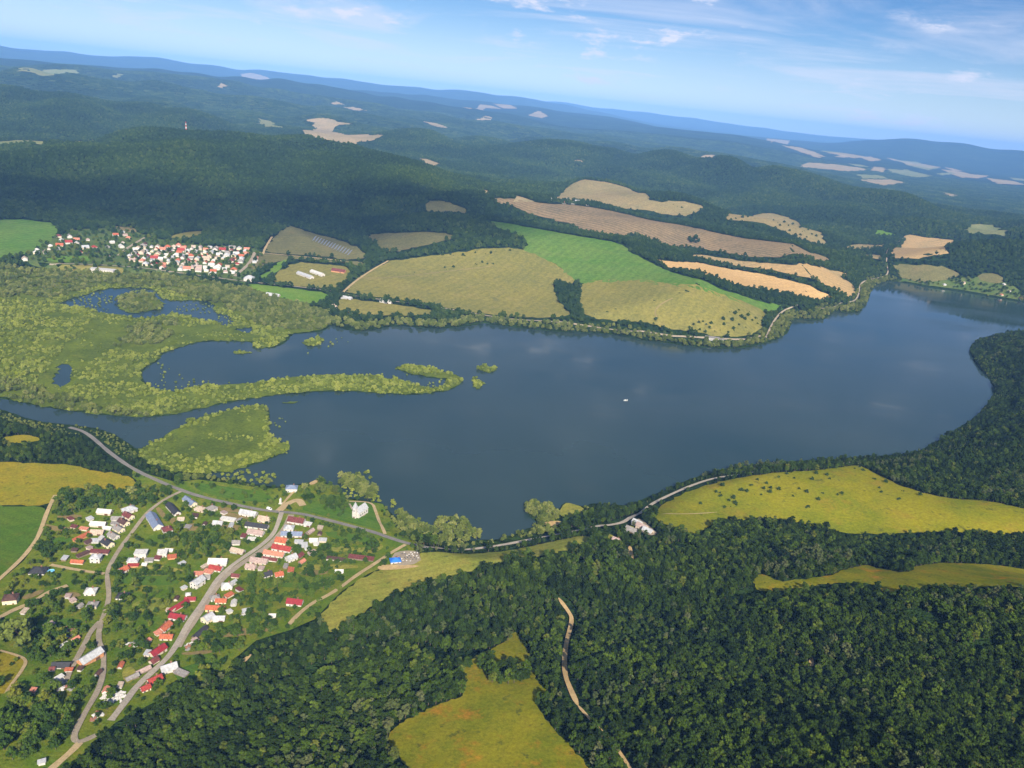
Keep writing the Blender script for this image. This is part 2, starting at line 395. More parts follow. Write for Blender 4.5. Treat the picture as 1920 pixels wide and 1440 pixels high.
M['wheat_b'] = field_mat("wheat_stubble", (0.40, 0.27, 0.115), (0.30, 0.225, 0.105), (0.36, 0.26, 0.12), 170, 6.0, (1.25, 22, 0.25), 0.3, 0.5)
M['brown'] = field_mat("weedy_brown_field", (0.250, 0.180, 0.092), (0.190, 0.145, 0.078), (0.13, 0.110, 0.055), 120, 8.0, (2.25, 15, 0.75), 0.8, 0.5, (12, (0.10, 0.085, 0.045)))
M['tan'] = field_mat("dry_hill_field", (0.25, 0.195, 0.085), (0.205, 0.175, 0.075), (0.30, 0.22, 0.11), 120, 7.0, (0.9, 40, 0.15), 0.6, 0.5, (24, (0.15, 0.14, 0.06)))
M['village'] = field_mat("village_grass", (0.078, 0.140, 0.009), (0.145, 0.170, 0.014), (0.240, 0.185, 0.030), 22, 1.8, None, 0.9, 0.6, (6, (0.028, 0.055, 0.009)))
M['village_far'] = field_mat("far_village_grass", (0.060, 0.105, 0.022), (0.095, 0.125, 0.032), (0.16, 0.14, 0.06), 24, 2.5, None, 0.5, 0.5, (9, (0.035, 0.06, 0.015)))
M['lawn'] = field_mat("mown_lawn", (0.055, 0.125, 0.010), (0.080, 0.145, 0.014), (0.10, 0.15, 0.020), 16, 1.5, (1.9, 5.0, 0.3), 0.2, 0.5)
M['marsh'] = field_mat("marsh_sedge", (0.105, 0.138, 0.013), (0.066, 0.094, 0.011), (0.165, 0.175, 0.020), 60, 3.0, None, 1.2, 0.5, (7, (0.05, 0.072, 0.014)))
M['plot_tan'] = field_mat("dug_garden_soil", (0.26, 0.19, 0.075), (0.20, 0.16, 0.06), (0.12, 0.13, 0.03), 9, 1.0, (1.3, 1.6, 0.5), 0.3, 0.6)
M['plot_green'] = field_mat("garden_crop", (0.065, 0.140, 0.012), (0.09, 0.155, 0.016), (0.13, 0.14, 0.03), 10, 1.0, (1.3, 1.8, 0.4), 0.3, 0.5)
M['sand'] = field_mat("bare_sandy_soil", (0.50, 0.36, 0.17), (0.40, 0.28, 0.13), (0.30, 0.22, 0.09), 8, 0.8, None, 0.2, 0.4)
M['dirt'] = field_mat("dirt_track", (0.42, 0.32, 0.17), (0.34, 0.26, 0.14), (0.20, 0.17, 0.07), 7, 0.7, None, 0.1, 0.5)
M['gravel'] = field_mat("gravel_road", (0.33, 0.28, 0.20), (0.26, 0.22, 0.165), (0.22, 0.18, 0.11), 8, 0.8, None, 0.05, 0.5)
M['asphalt'] = field_mat("worn_asphalt", (0.16, 0.15, 0.14), (0.20, 0.185, 0.165), (0.12, 0.115, 0.11), 10, 0.8, None, 0.02, 0.4)
M['pale_road'] = field_mat("pale_asphalt", (0.38, 0.33, 0.26), (0.31, 0.275, 0.22), (0.42, 0.36, 0.26), 14, 1.0, None, 0.02, 0.4)
M['far_field'] = field_mat("far_stubble", (0.33, 0.25, 0.135), (0.25, 0.205, 0.11), (0.17, 0.16, 0.08), 260, 12.0, None, 0.4, 0.6)
M['far_green'] = field_mat("far_grass", (0.145, 0.175, 0.065), (0.19, 0.195, 0.08), (0.22, 0.20, 0.09), 240, 12.0, None, 0.4, 0.5)

# ------------------------------------------------------------------ mesh helpers
def mesh_obj(name, verts, faces, mats, parent=None, fm=None, smooth_=False):
    me = bpy.data.meshes.new(name); me.from_pydata([tuple(v) for v in verts], [], [tuple(f) for f in faces])
    for k in (mats if isinstance(mats, (list, tuple)) else [mats]): me.materials.append(k)
    if fm is not None: me.polygons.foreach_set("material_index", fm)
    if smooth_: me.polygons.foreach_set("use_smooth", [True] * len(me.polygons))
    me.update()
    o = bpy.data.objects.new(name, me); COL.objects.link(o)
    if parent: o.parent = parent
    return o
def put(name, me, parent=None, loc=None, rz=None, sc=None):
    o = bpy.data.objects.new(name, me); COL.objects.link(o)
    if parent: o.parent = parent
    if loc is not None: o.location = loc
    if rz is not None: o.rotation_euler = (0, 0, rz)
    if sc is not None: o.scale = sc
    return o
def tag(o, label, cat, group=None):
    o["label"] = label; o["category"] = cat
    if group: o["group"] = group
    return o
def empty(name, loc, rz=0.0, sc=1.0):
    o = bpy.data.objects.new(name, None); COL.objects.link(o)
    o.location = loc; o.rotation_euler = (0, 0, rz); o.scale = (sc, sc, sc); o.empty_display_size = 1.0
    return o
def struct(o):
    o["kind"] = "structure"; return o

# the ground: one sheet to the horizon
nt, nr = HG.shape
V = np.stack([GX, GY, HG], -1).reshape(-1, 3)
V = np.concatenate([V, [[0, 0, float(HG[:, 0].mean())]]])
ii, jj = np.meshgrid(np.arange(nt), np.arange(nr - 1), indexing='ij'); i2 = (ii + 1) % nt
Q = np.stack([ii * nr + jj, ii * nr + jj + 1, i2 * nr + jj + 1, i2 * nr + jj], -1).reshape(-1, 4)[:, ::-1]
me = bpy.data.meshes.new("terrain"); me.vertices.add(len(V)); me.vertices.foreach_set("co", V.ravel())
nq = len(Q); tri = np.stack([np.arange(nt) * nr, ((np.arange(nt) + 1) % nt) * nr, np.full(nt, len(V) - 1)], -1)[:, ::-1]
loops = np.concatenate([Q.ravel(), tri.ravel()]).astype(np.int32)
me.loops.add(len(loops)); me.loops.foreach_set("vertex_index", loops)
me.polygons.add(nq + nt)
ls = np.concatenate([np.arange(nq) * 4, nq * 4 + np.arange(nt) * 3]).astype(np.int32)
me.polygons.foreach_set("loop_start", ls)
me.polygons.foreach_set("use_smooth", np.ones(nq + nt, bool))
me.update(calc_edges=True); me.validate()
me.materials.append(M['wood'])
o = bpy.data.objects.new("terrain", me); COL.objects.link(o); struct(o)

# the lake
t = NT("lake_water")
nb = t.noise(9, 4, 0.6); nbig = t.noise(320, 4, 0.55)
col = t.ramp(nbig, [(0.35, (0.015, 0.034, 0.033)), (0.65, (0.024, 0.044, 0.040))])
t.bump(nb, 0.03, 0.25)
rw = t.n.new('ShaderNodeMapRange'); t.l.new(t.noise(1.0, 5, .6, vec=t.vmap(.35, (1 / 420, 1 / 130, 1)), dist=.6), rw.inputs['Value']); rw.inputs['From Min'].default_value = .35; rw.inputs['From Max'].default_value = .65; rw.inputs['To Min'].default_value = .03; rw.inputs['To Max'].default_value = .20
wm = t.done(col, 0.07, 0.5); t.l.new(rw.outputs[0], t.b.inputs['Roughness']); t.b.inputs["IOR"].default_value = 1.33
t.b.inputs["Specular IOR Level"].default_value = 0.5
x0, y0 = w_lake.min(0) - 30; x1, y1 = w_lake.max(0) + 30
for p in w_ponds:
    x0 = min(x0, p[:, 0].min() - 20); y0 = min(y0, p[:, 1].min() - 20); y1 = max(y1, p[:, 1].max() + 20)
struct(mesh_obj("lake", [(x0, y0, 0), (x1, y0, 0), (x1, y1, 0), (x0, y1, 0)], [(0, 1, 2, 3)], wm))

CLEAR = []          # areas without woodland
ROADS = []          # (polyline, half width) kept free of trees
def drape(name, W, mat, lift=0.35, cell=None, noclear=False):
    """a sheet laid over the ground inside the world polygon W"""
    W = np.asarray(W); r = np.hypot(W[:, 0], W[:, 1]).mean()
    cell = cell or max(5.0, r * 0.0085)
    B = densify(W, cell, True)
    gx = np.arange(W[:, 0].min(), W[:, 0].max(), cell); gy = np.arange(W[:, 1].min(), W[:, 1].max(), cell)
    if len(gx) and len(gy):
        X, Y = np.meshgrid(gx, gy); X = X.ravel() + cell * .5; Y = Y.ravel() + cell * .5
        k = inpoly(W, X, Y); X = X[k]; Y = Y[k]
        if len(X):
            d, _ = segdist(B, X, Y, True); k = d > cell * .4; X = X[k]; Y = Y[k]
    else: X = Y = np.zeros(0)
    P = [Vector((a, b)) for a, b in B] + [Vector((a, b)) for a, b in zip(X, Y)]
    n = len(B)
    vo, _, fo, *_ = delaunay_2d_cdt(P, [], [list(range(n))], 1, 0.01)
    vx = np.array([v[0] for v in vo]); vy = np.array([v[1] for v in vo])
    vz = np.maximum(gh(vx, vy), -0.05) + lift + np.hypot(vx, vy) * 0.00025
    fo = [f if ((vx[f[1]] - vx[f[0]]) * (vy[f[2]] - vy[f[0]]) - (vx[f[2]] - vx[f[0]]) * (vy[f[1]] - vy[f[0]])) > 0 else f[::-1] for f in fo]
    o = struct(mesh_obj(name, np.stack([vx, vy, vz], -1), fo, mat, smooth_=True))
    if not noclear: CLEAR.append(W)
    return o
def road(name, px, width, mat, lift=1.05, sm=2, verge=1.2, open_=True, taper=False):
    C = hit(px)
    C = densify(smooth(C, sm), 6.0)
    T = np.gradient(C, axis=0); T /= np.linalg.norm(T, axis=1)[:, None] + 1e-9
    N = np.stack([-T[:, 1], T[:, 0]], -1)
    ends = np.minimum(1.0, (np.minimum(np.arange(len(C)), np.arange(len(C))[::-1]) + 1) / 4.0) if taper else 1.0
    wv = ends + 0.10 * np.sin(np.arange(len(C)) * 0.7) * np.sin(np.arange(len(C)) * 0.23)
    cols = [-1, -0.33, 0.33, 1]
    vs_ = []
    for c in cols:
        q = C + N * (c * width / 2 * wv)[:, None]
        vs_.append(np.stack([q[:, 0], q[:, 1], np.maximum(gh(q[:, 0], q[:, 1]), 0.05) + lift + np.hypot(q[:, 0], q[:, 1]) * 0.0003], -1))
    k = len(C); Vv = np.concatenate(vs_)
    zc_ = np.maximum.reduce([v[:, 2] for v in vs_[1:3]])
    fs = [(a * k + i, (a + 1) * k + i, (a + 1) * k + i + 1, a * k + i + 1)[::-1] for a in range(3) for i in range(k - 1)]
    o = struct(mesh_obj(name, Vv, fs, mat, smooth_=True))
    ROADS.append((C, width / 2 + verge, open_))
    return o

# fields, meadows (photo pixels)
FIELDS = [
 ("meadow", 'meadow', [(773, 1445), (743, 1417), (722, 1380), (753, 1357), (787, 1337), (840, 1315), (867, 1307), (872, 1287), (860, 1270), (880, 1238), (923, 1217), (947, 1205), (958, 1188), (970, 1185), (980, 1207), (993, 1227), (1000, 1260), (1010, 1287), (1036, 1305), (1003, 1308), (1007, 1330), (1040, 1370), (1073, 1403), (1107, 1445), (1160, 1540), (760, 1540)]),
 ("meadow", 'meadow_low', [(590, 1167), (640, 1112), (690, 1079), (740, 1056), (790, 1036), (860, 1040), (940, 1035), (1000, 1024), (1060, 1011), (1100, 1004), (1112, 1017), (1080, 1027), (1030, 1041), (950, 1053), (880, 1071), (800, 1091), (740, 1112), (690, 1142), (650, 1172), (620, 1190)]),
 ("hill_meadow", 'meadow_hill', [(1218, 970), (1240, 947), (1280, 927), (1330, 908), (1400, 894), (1500, 885), (1560, 881), (1605, 872), (1650, 893), (1700, 917), (1790, 938), (1850, 939), (1920, 955), (2000, 965), (2000, 1003), (1920, 1003), (1620, 1003), (1560, 996), (1500, 982), (1440, 970), (1370, 976), (1330, 986), (1300, 1006), (1260, 992)]),
 ("meadow", 'meadow', [(1415, 1080), (1432, 1077), (1455, 1090), (1480, 1092), (1560, 1080), (1590, 1067), (1620, 1059), (1650, 1067), (1700, 1077), (1715, 1062), (1770, 1055), (1920, 1053), (2000, 1053), (2000, 1105), (1920, 1103), (1800, 1100), (1700, 1108), (1660, 1116), (1640, 1097), (1600, 1093), (1530, 1099), (1480, 1108), (1430, 1113), (1410, 1097)]),
 ("meadow", 'meadow_gold', [(-60, 868), (0, 867), (60, 869), (140, 873), (180, 885), (240, 893), (262, 906), (257, 920), (200, 920), (110, 922), (100, 947), (0, 949), (-60, 950)]),
 ("green_field", 'crop_green', [(-60, 951), (0, 951), (84, 950), (88, 965), (70, 1008), (40, 1048), (0, 1083), (-60, 1120)]),
 ("meadow", 'meadow_gold', [(-40, 1220), (0, 1222), (48, 1236), (52, 1243), (30, 1285), (20, 1302), (-40, 1305)]),
 ("meadow", 'meadow_gold', [(0, 823), (35, 815), (75, 820), (65, 830), (20, 833), (0, 832)]),
 ("green_field", 'green_far', [(-60, 413), (0, 413), (50, 412), (105, 420), (110, 440), (75, 465), (30, 481), (0, 485), (-60, 490)]),
 ("olive_field", 'olive_dark', [(535, 421), (570, 432), (640, 451), (687, 474), (684, 487), (640, 487), (613, 482), (560, 478), (496, 474), (500, 460)]),
 ("olive_field", 'olive_dark', [(480, 476), (520, 478), (600, 485), (682, 491), (678, 501), (650, 494), (600, 489), (550, 485), (520, 492), (490, 500), (470, 512)]),
 ("olive_field", 'olive', [(552, 492), (600, 495), (650, 501), (660, 510), (645, 530), (628, 543), (590, 540), (547, 536), (505, 528), (525, 510)]),
 ("green_field", 'green_lush', [(545, 487), (535, 497), (500, 526), (480, 524), (510, 505), (528, 489)]),
 ("green_field", 'green_lush', [(465, 533), (500, 536), (540, 541), (618, 550), (612, 562), (598, 569), (565, 571), (530, 562), (500, 553), (470, 541)]),
 ("olive_meadow", 'olive', [(655, 540), (667, 523), (727, 490), (757, 487), (813, 480), (897, 467), (973, 466), (1003, 476), (1040, 494), (1070, 516), (1082, 534), (1045, 532), (1037, 545), (1047, 567), (1073, 592), (1030, 597), (960, 595), (880, 585), (813, 572), (747, 562), (647, 551)]),
 ("olive_meadow", 'olive', [(640, 558), (700, 567), (760, 574), (820, 585), (800, 592), (700, 592), (650, 588), (630, 580)]),
 ("green_meadow", 'green_far', [(893, 411), (980, 424), (1083, 444), (1168, 458), (1178, 473), (1213, 488), (1267, 514), (1333, 538), (1400, 558), (1467, 572), (1465, 578), (1433, 588), (1383, 567), (1333, 553), (1267, 540), (1200, 530), (1133, 530), (1083, 533), (1064, 512), (1033, 490), (1000, 477), (977, 469), (990, 457), (980, 443), (930, 427)]),
 ("olive_meadow", 'olive', [(1087, 530), (1133, 524), (1200, 524), (1267, 534), (1333, 547), (1383, 561), (1437, 585), (1430, 600), (1428, 620), (1383, 634), (1340, 632), (1300, 624), (1233, 611), (1180, 601), (1104, 598), (1088, 580), (1089, 555)]),
 ("wheat_field", 'wheat', [(1217, 487), (1267, 493), (1333, 497), (1400, 508), (1483, 527), (1533, 543), (1563, 560), (1500, 557), (1450, 545), (1400, 538), (1367, 530), (1300, 507), (1260, 505), (1240, 493)]),
 ("wheat_field", 'wheat_b', [(1253, 470), (1300, 475), (1367, 487), (1433, 493), (1500, 501), (1597, 512), (1573, 520), (1600, 533), (1605, 553), (1587, 557), (1573, 547), (1533, 527), (1500, 517), (1487, 517), (1467, 510), (1400, 500), (1333, 490), (1283, 478)]),
 ("brown_field", 'brown', [(923, 371), (980, 374), (1000, 381), (1100, 389), (1200, 408), (1300, 428), (1400, 448), (1500, 468), (1567, 488), (1533, 493), (1433, 488), (1333, 468), (1283, 461), (1250, 464), (1167, 444), (1100, 434), (1050, 414), (1000, 403), (973, 391), (927, 378)]),
 ("hill_field", 'tan', [(1022, 372), (1050, 360), (1083, 335), (1140, 343), (1193, 355), (1213, 374), (1247, 381), (1255, 375), (1330, 391), (1300, 403), (1283, 407), (1200, 393), (1133, 387), (1083, 378)]),
 ("hill_field", 'tan', [(1345, 412), (1410, 405), (1432, 399), (1467, 405), (1483, 411), (1507, 424), (1543, 444), (1550, 462), (1513, 453), (1467, 433), (1417, 417)]),
 ("stubble_field", 'wheat_b', [(1697, 440), (1740, 446), (1808, 452), (1767, 467), (1787, 474), (1752, 480), (1715, 487), (1665, 484), (1670, 472), (1697, 455)]),
 ("stubble_field", 'tan', [(1570, 466), (1602, 458), (1675, 457), (1663, 464), (1590, 468)]),
 ("stubble_field", 'tan', [(1597, 475), (1655, 475), (1652, 487), (1632, 484)]),
 ("green_field", 'green_lush', [(1635, 434), (1647, 430), (1680, 440), (1672, 443), (1640, 440)]),
 ("brown_field", 'olive_dark', [(1673, 495), (1740, 496), (1802, 510), (1800, 521), (1740, 532), (1690, 524), (1680, 507)]),
 ("brown_field", 'olive_dark', [(1830, 513), (1882, 517), (1885, 531), (1860, 533), (1835, 522)]),
 ("far_field", 'far_green', [(1812, 423), (1835, 420), (1868, 422), (1890, 443), (1845, 441), (1817, 437)]),
 ("far_field", 'far_green', [(1885, 417), (1925, 425), (1925, 430), (1890, 422)]),
 ("dark_field", 'olive_dark', [(684, 441), (730, 438), (850, 439), (847, 450), (800, 460), (728, 475), (707, 463)]),
 ("dark_field", 'olive_dark', [(795, 377), (833, 378), (878, 393), (873, 405), (803, 402)]),
 ("far_field", 'far_field', [(577, 224), (613, 223), (663, 234), (623, 236), (627, 246), (653, 254), (700, 251), (713, 258), (670, 269), (613, 264), (567, 254), (590, 238)]),
 ("far_field", 'far_green', [(480, 221), (510, 228), (530, 241), (497, 238), (483, 232)]),
 ("far_field", 'far_field', [(780, 297), (800, 299), (830, 310), (813, 313)]),
 ("far_field", 'far_field', [(860, 348), (913, 358), (987, 377), (965, 376), (905, 361)]),
 ("far_field", 'far_green', [(-20, 269), (27, 263), (173, 262), (83, 269), (0, 273)]),
 ("far_field", 'far_green', [(33, 134), (80, 131), (150, 132), (107, 142), (60, 137)]),
 ("far_field", 'far_green', [(207, 143), (222, 139), (230, 140), (222, 147)]),
 ("far_field", 'far_field', [(405, 161), (418, 156), (425, 162), (415, 166)]),
 ("far_field", 'far_field', [(452, 139), (470, 137), (505, 147), (480, 150)]),
 ("far_field", 'far_field', [(613, 196), (630, 190), (648, 197)]),
 ("far_field", 'far_field', [(637, 201), (660, 201), (692, 208), (670, 208)]),
 ("far_field", 'far_field', [(790, 228), (815, 231), (848, 242), (828, 240)]),
 ("far_field", 'far_field', [(868, 202), (900, 196), (925, 199), (940, 205), (910, 203), (880, 205)]),
 ("far_field", 'far_field', [(925, 195), (955, 195), (970, 204), (945, 204)]),
 ("far_field", 'far_field', [(895, 224), (915, 218), (925, 222), (905, 228)]),
 ("far_field", 'far_field', [(990, 217), (1010, 208), (1027, 218), (1015, 222)]),
 ("far_field", 'far_field', [(1512, 305), (1560, 308), (1613, 315), (1627, 319), (1590, 322), (1498, 313)]),
 ("far_field", 'far_field', [(1636, 313), (1660, 315), (1658, 324), (1632, 320)]),
 ("far_field", 'far_green', [(1604, 327), (1650, 329), (1670, 336), (1615, 335)]),
 ("far_field", 'far_field', [(1608, 337), (1670, 337), (1700, 343), (1655, 348)]),
 ("far_field", 'far_field', [(1437, 260), (1480, 264), (1478, 270), (1445, 268)]),
 ("far_field", 'far_field', [(1466, 273), (1500, 275), (1526, 285), (1549, 295), (1515, 290), (1490, 281)]),
 ("far_field", 'far_field', [(1550, 287), (1600, 290), (1645, 298), (1600, 297)]),
 ("far_field", 'far_green', [(1677, 300), (1720, 304), (1764, 316), (1742, 320), (1700, 310)]),
 ("far_field", 'far_field', [(1765, 318), (1800, 322), (1842, 332), (1805, 334)]),
 ("far_field", 'far_field', [(1850, 334), (1900, 340), (1925, 347), (1870, 345)]),
 ("far_field", 'far_green', [(1664, 321), (1700, 318), (1745, 332), (1715, 333)]),
 ("far_field", 'far_field', [(1760, 360), (1796, 367), (1785, 370)]),
 ("far_field", 'far_field', [(1516, 288), (1528, 289), (1540, 296), (1526, 295)]),
 ("far_field", 'far_green', [(1538, 284), (1560, 284), (1581, 288), (1556, 287)]),
 ("far_field", 'far_field', [(1562, 294), (1603, 291), (1633, 294), (1652, 301), (1632, 303), (1610, 295), (1580, 296)]),
 ("far_field", 'far_green', [(1590, 307), (1612, 309), (1632, 314), (1605, 312)]),
 ("far_field", 'far_field', [(1664, 296), (1695, 303), (1725, 307), (1765, 314), (1745, 316), (1700, 309)]),
 ("far_field", 'far_green', [(1665, 317), (1709, 321), (1752, 331), (1712, 327), (1670, 324)]),
 ("far_field", 'far_field', [(1771, 314), (1785, 316), (1806, 321), (1788, 321)]),
 ("far_field", 'far_field', [(1806, 326), (1855, 330), (1833, 335), (1810, 333)]),
 ("far_field", 'far_field', [(1860, 337), (1887, 338), (1912, 345), (1880, 344)]),
 ("far_field", 'far_green', [(1893, 333), (1920, 336), (1925, 340), (1900, 338)]),
 ("far_field", 'far_green', [(1755, 326), (1785, 323), (1790, 326), (1765, 329)]),
 ("far_field", 'far_field', [(1416, 302), (1451, 303), (1440, 305)]),
 ("far_field", 'far_field', [(1840, 366), (1852, 370), (1846, 371)]),
 ("far_field", 'far_field', [(1310, 293), (1340, 291), (1345, 296), (1320, 297)]),
 ("far_field", 'far_field', [(1080, 300), (1100, 306), (1096, 309), (1084, 306)]),
]
for k, (nm, mk, p) in enumerate(FIELDS):
    W = hit_poly(p, 1); ed = np.hypot(W[:, 0], W[:, 1]).mean()
    W = densify(W, ed * .008, True); W = W + rng.normal(0, 1, W.shape) * ed * .0014
    if nm == 'far_field':
        W = densify(hit_poly(p, 0), 60.0, True); W = W + rng.normal(0, 1, W.shape) * 14.0
    drape(nm, W, M[mk], 0.5 + 0.006 * k)
VILLAGE = [(-40, 1500), (-40, 1095), (0, 1090), (45, 1052), (75, 1010), (92, 965), (104, 935), (112, 922), (258, 921), (264, 908), (246, 893), (250, 882), (330, 905), (372, 900), (430, 907), (500, 917), (545, 914), (577, 908), (597, 901), (612, 909), (632, 912), (644, 936), (700, 943), (718, 946), (726, 965), (745, 990), (775, 1012), (792, 1024), (788, 1034), (740, 1054), (690, 1077), (640, 1110), (590, 1162), (545, 1182), (480, 1202), (445, 1232), (420, 1262), (330, 1292), (300, 1312), (215, 1357), (180, 1392), (130, 1442), (90, 1500)]
w_vil = hit_poly(VILLAGE, 0)
drape("village_ground", w_vil, M['village'], 0.4)
FARV = [(40, 490), (70, 457), (110, 442), (150, 430), (215, 428), (240, 425), (258, 436), (290, 447), (335, 455), (400, 463), (440, 462), (480, 466), (500, 480), (496, 500), (470, 515), (480, 527), (462, 533), (400, 521), (340, 514), (280, 512), (215, 512), (110, 507), (60, 498)]
w_farv = hit_poly(FARV, 0)
drape("far_village_ground", w_farv, M['village_far'], 0.4)
COTT = [(1672, 528), (1690, 522), (1740, 530), (1800, 521), (1835, 520), (1862, 531), (1890, 530), (1912, 545), (1915, 563), (1875, 557), (1827, 548), (1790, 542), (1740, 536), (1697, 528)]
w_cott = hit_poly(COTT, 0)
drape("cottage_ground", w_cott, M['village_far'], 0.4)
for k, p in enumerate((MARSH, MARSH2)):
    pass
def isle(p):
    W = smooth(plane(p), 2, True)
    return W
MARSH_LAND = [
 # the marsh between river and far village, the spit with its hook, the tongue
 [(-60, 505), (0, 500), (120, 508), (200, 516), (300, 516), (400, 531), (480, 546), (560, 573), (615, 580), (627, 605), (600, 621), (545, 626), (538, 638), (515, 651), (472, 653), (482, 642), (440, 640), (383, 639), (333, 652), (300, 666), (298, 676), (266, 691), (265, 712), (283, 729), (330, 736), (367, 724), (420, 723), (480, 718), (563, 706), (640, 701), (733, 709), (780, 723), (813, 729), (842, 718), (832, 709), (797, 707), (757, 697), (738, 688), (757, 686), (800, 688), (830, 696), (867, 708), (867, 716), (847, 731), (807, 737), (763, 741), (713, 737), (647, 732), (563, 737), (500, 742), (417, 756), (333, 776), (283, 782), (200, 779), (100, 766), (0, 746), (-60, 734)],
 [(255, 845), (284, 834), (322, 811), (369, 784), (435, 768), (498, 757), (505, 780), (501, 813), (515, 828), (545, 834), (532, 849), (478, 870), (435, 883), (372, 891), (330, 885), (275, 872)],
 [(893, 688), (915, 685), (937, 691), (923, 700), (902, 696)], [(886, 705), (900, 712), (910, 721), (887, 732)],
 [(563, 643), (585, 638), (607, 633), (603, 647), (575, 651)], [(433, 659), (455, 658), (477, 661), (460, 664), (438, 664)],
 [(530, 755), (565, 752), (562, 755), (535, 758)],
 [(220, 560), (253, 550), (290, 553), (310, 577), (283, 584), (247, 588), (222, 580)],
]
w_ml = []
for k, p in enumerate(MARSH_LAND):
    W = smooth(plane(p), 1, True); W = densify(W, 7.0, True); W = W + rng.normal(0, 1.9, W.shape); w_ml.append(W)
    if k == 0:
        # ponds are cut out of the big sheet by leaving their cells away
        o = drape("marsh", W, M['marsh'], 0.22, cell=9.0)
        me = o.data; cxy = np.array([f.center[:2] for f in me.polygons])
        kill = np.zeros(len(cxy), bool)
        for q in w_ponds: kill |= inpoly(q, cxy[:, 0], cxy[:, 1])

        bmm = bmesh.new(); bmm.from_mesh(me); bmm.faces.ensure_lookup_table()
        bmesh.ops.delete(bmm, geom=[bmm.faces[i] for i in np.nonzero(kill)[0]], context='FACES'); bmm.to_mesh(me); bmm.free()
    else:
        drape("marsh_island" if k > 1 else "marsh", W, M['marsh'], 0.3, cell=8.0)

# roads and paths (photo pixels)
road("lakeside_road", [(130, 803), (150, 808), (167, 817), (185, 832), (205, 850), (250, 882), (300, 905), (340, 921), (372, 932), (440, 948), (500, 960), (560, 964), (600, 973), (650, 986), (700, 999), (735, 1012), (765, 1021), (800, 1028)], 4.4, M['asphalt'], verge=2.5)
road("lakeside_road", [(800, 1028), (850, 1032), (900, 1030), (960, 1020), (1020, 1008), (1075, 998), (1110, 991), (1150, 986), (1175, 979), (1195, 966)], 4.2, M['pale_road'], 1.12, verge=4.5)
road("lakeside_road", [(1195, 966), (1215, 950), (1250, 932), (1290, 914), (1340, 897), (1400, 889), (1450, 882), (1500, 879), (1550, 873), (1600, 868)], 3.8, M['pale_road'], verge=2.6)
road("main_street", [(528, 963), (521, 985), (512, 1005), (490, 1025), (460, 1045), (430, 1066), (405, 1091), (388, 1121), (370, 1146), (350, 1176), (335, 1206), (315, 1236), (285, 1263), (255, 1291), (230, 1326), (208, 1354)], 4.2, M['pale_road'], 1.2)
road("street_verge", [(546, 967), (538, 985), (526, 1003), (508, 1022), (480, 1042), (448, 1062), (416, 1087), (394, 1120), (374, 1150), (350, 1186), (332, 1216)], 5.6, M['gravel'], 1.12)
road("village_street", [(340, 923), (310, 937), (285, 955), (270, 970), (255, 990), (240, 1010), (225, 1030), (210, 1055), (200, 1076), (203, 1100), (205, 1122), (198, 1147), (188, 1173), (184, 1203), (194, 1223), (195, 1247), (192, 1274), (183, 1300), (166, 1328), (147, 1362), (139, 1380), (140, 1392), (152, 1394), (181, 1381)], 3.4, M['gravel'])
road("farm_track", [(150, 1395), (134, 1412), (105, 1437), (85, 1455)], 4.0, M['dirt'])
road("farm_lane", [(196, 1078), (172, 1075), (130, 1068), (95, 1061)], 3.5, M['dirt'])
road("farm_lane", [(-20, 1170), (0, 1160), (25, 1146), (62, 1132), (95, 1110), (127, 1100)], 4.5, M['dirt'])
road("farm_lane", [(188, 1167), (170, 1186), (157, 1214), (146, 1234), (134, 1254), (125, 1277)], 3.6, M['gravel'])
road("field_path", [(760, 1023), (730, 1040), (707, 1056), (672, 1078), (635, 1106), (610, 1121), (585, 1133), (560, 1153), (542, 1173)], 3.6, M['dirt'])
road("chapel_path", [(722, 1003), (712, 982), (705, 962), (697, 943), (655, 942)], 3.0, M['dirt'])
road("chapel_path", [(655, 946), (662, 960), (672, 970), (684, 969), (687, 957)], 1.8, M['gravel'])
road("field_track", [(104, 930), (88, 962), (75, 1002), (62, 1024), (40, 1051), (0, 1087), (-20, 1105)], 3.5, M['dirt'])
road("forest_track", [(1047, 1123), (1067, 1150), (1073, 1163), (1065, 1193), (1058, 1227), (1058, 1267), (1070, 1297), (1083, 1325)], 3.3, M['sand'], verge=2.0, taper=True)
road("forest_track", [(1083, 1325), (1103, 1348), (1137, 1383), (1160, 1410), (1182, 1445), (1200, 1480)], 1.9, M['sand'], verge=.6, taper=True)
road("field_path", [(1238, 966), (1280, 966), (1345, 962)], 1.6, M['dirt'], verge=0, taper=True)
road("field_path", [(668, 522), (720, 523), (780, 516), (850, 508), (925, 500)], 3.0, M['tan'], 1.2, verge=0, taper=True)
road("field_path", [(1233, 600), (1226, 585), (1240, 570), (1262, 560)], 3.0, M['tan'], 1.2, verge=0, taper=True)
road("jetty_road", [(520, 962), (540, 945), (560, 938), (568, 950)], 7.0, M['dirt'])
road("footpath", [(528, 958), (530, 947), (540, 935), (552, 922)], 2.5, M['dirt'])
road("field_path", [(12, 1302), (20, 1288), (40, 1262), (52, 1240), (30, 1230), (0, 1222)], 2.0, M['dirt'])
road("far_road", [(93, 497), (167, 497), (225, 500), (283, 505), (367, 517), (467, 530), (533, 536), (620, 546), (647, 553), (713, 563), (780, 571), (847, 581), (930, 596), (1000, 603), (1100, 611), (1200, 622), (1300, 636), (1390, 641), (1430, 630)], 4.5, M['gravel'], 1.2, verge=-2, open_=False)
road("far_road", [(1436, 634), (1448, 608), (1463, 584), (1490, 574), (1540, 580), (1600, 570), (1611, 552), (1611, 536), (1622, 526), (1652, 521), (1667, 514), (1660, 490), (1660, 475), (1680, 457), (1697, 445)], 3.6, M['gravel'], 1.3, verge=1, open_=False)
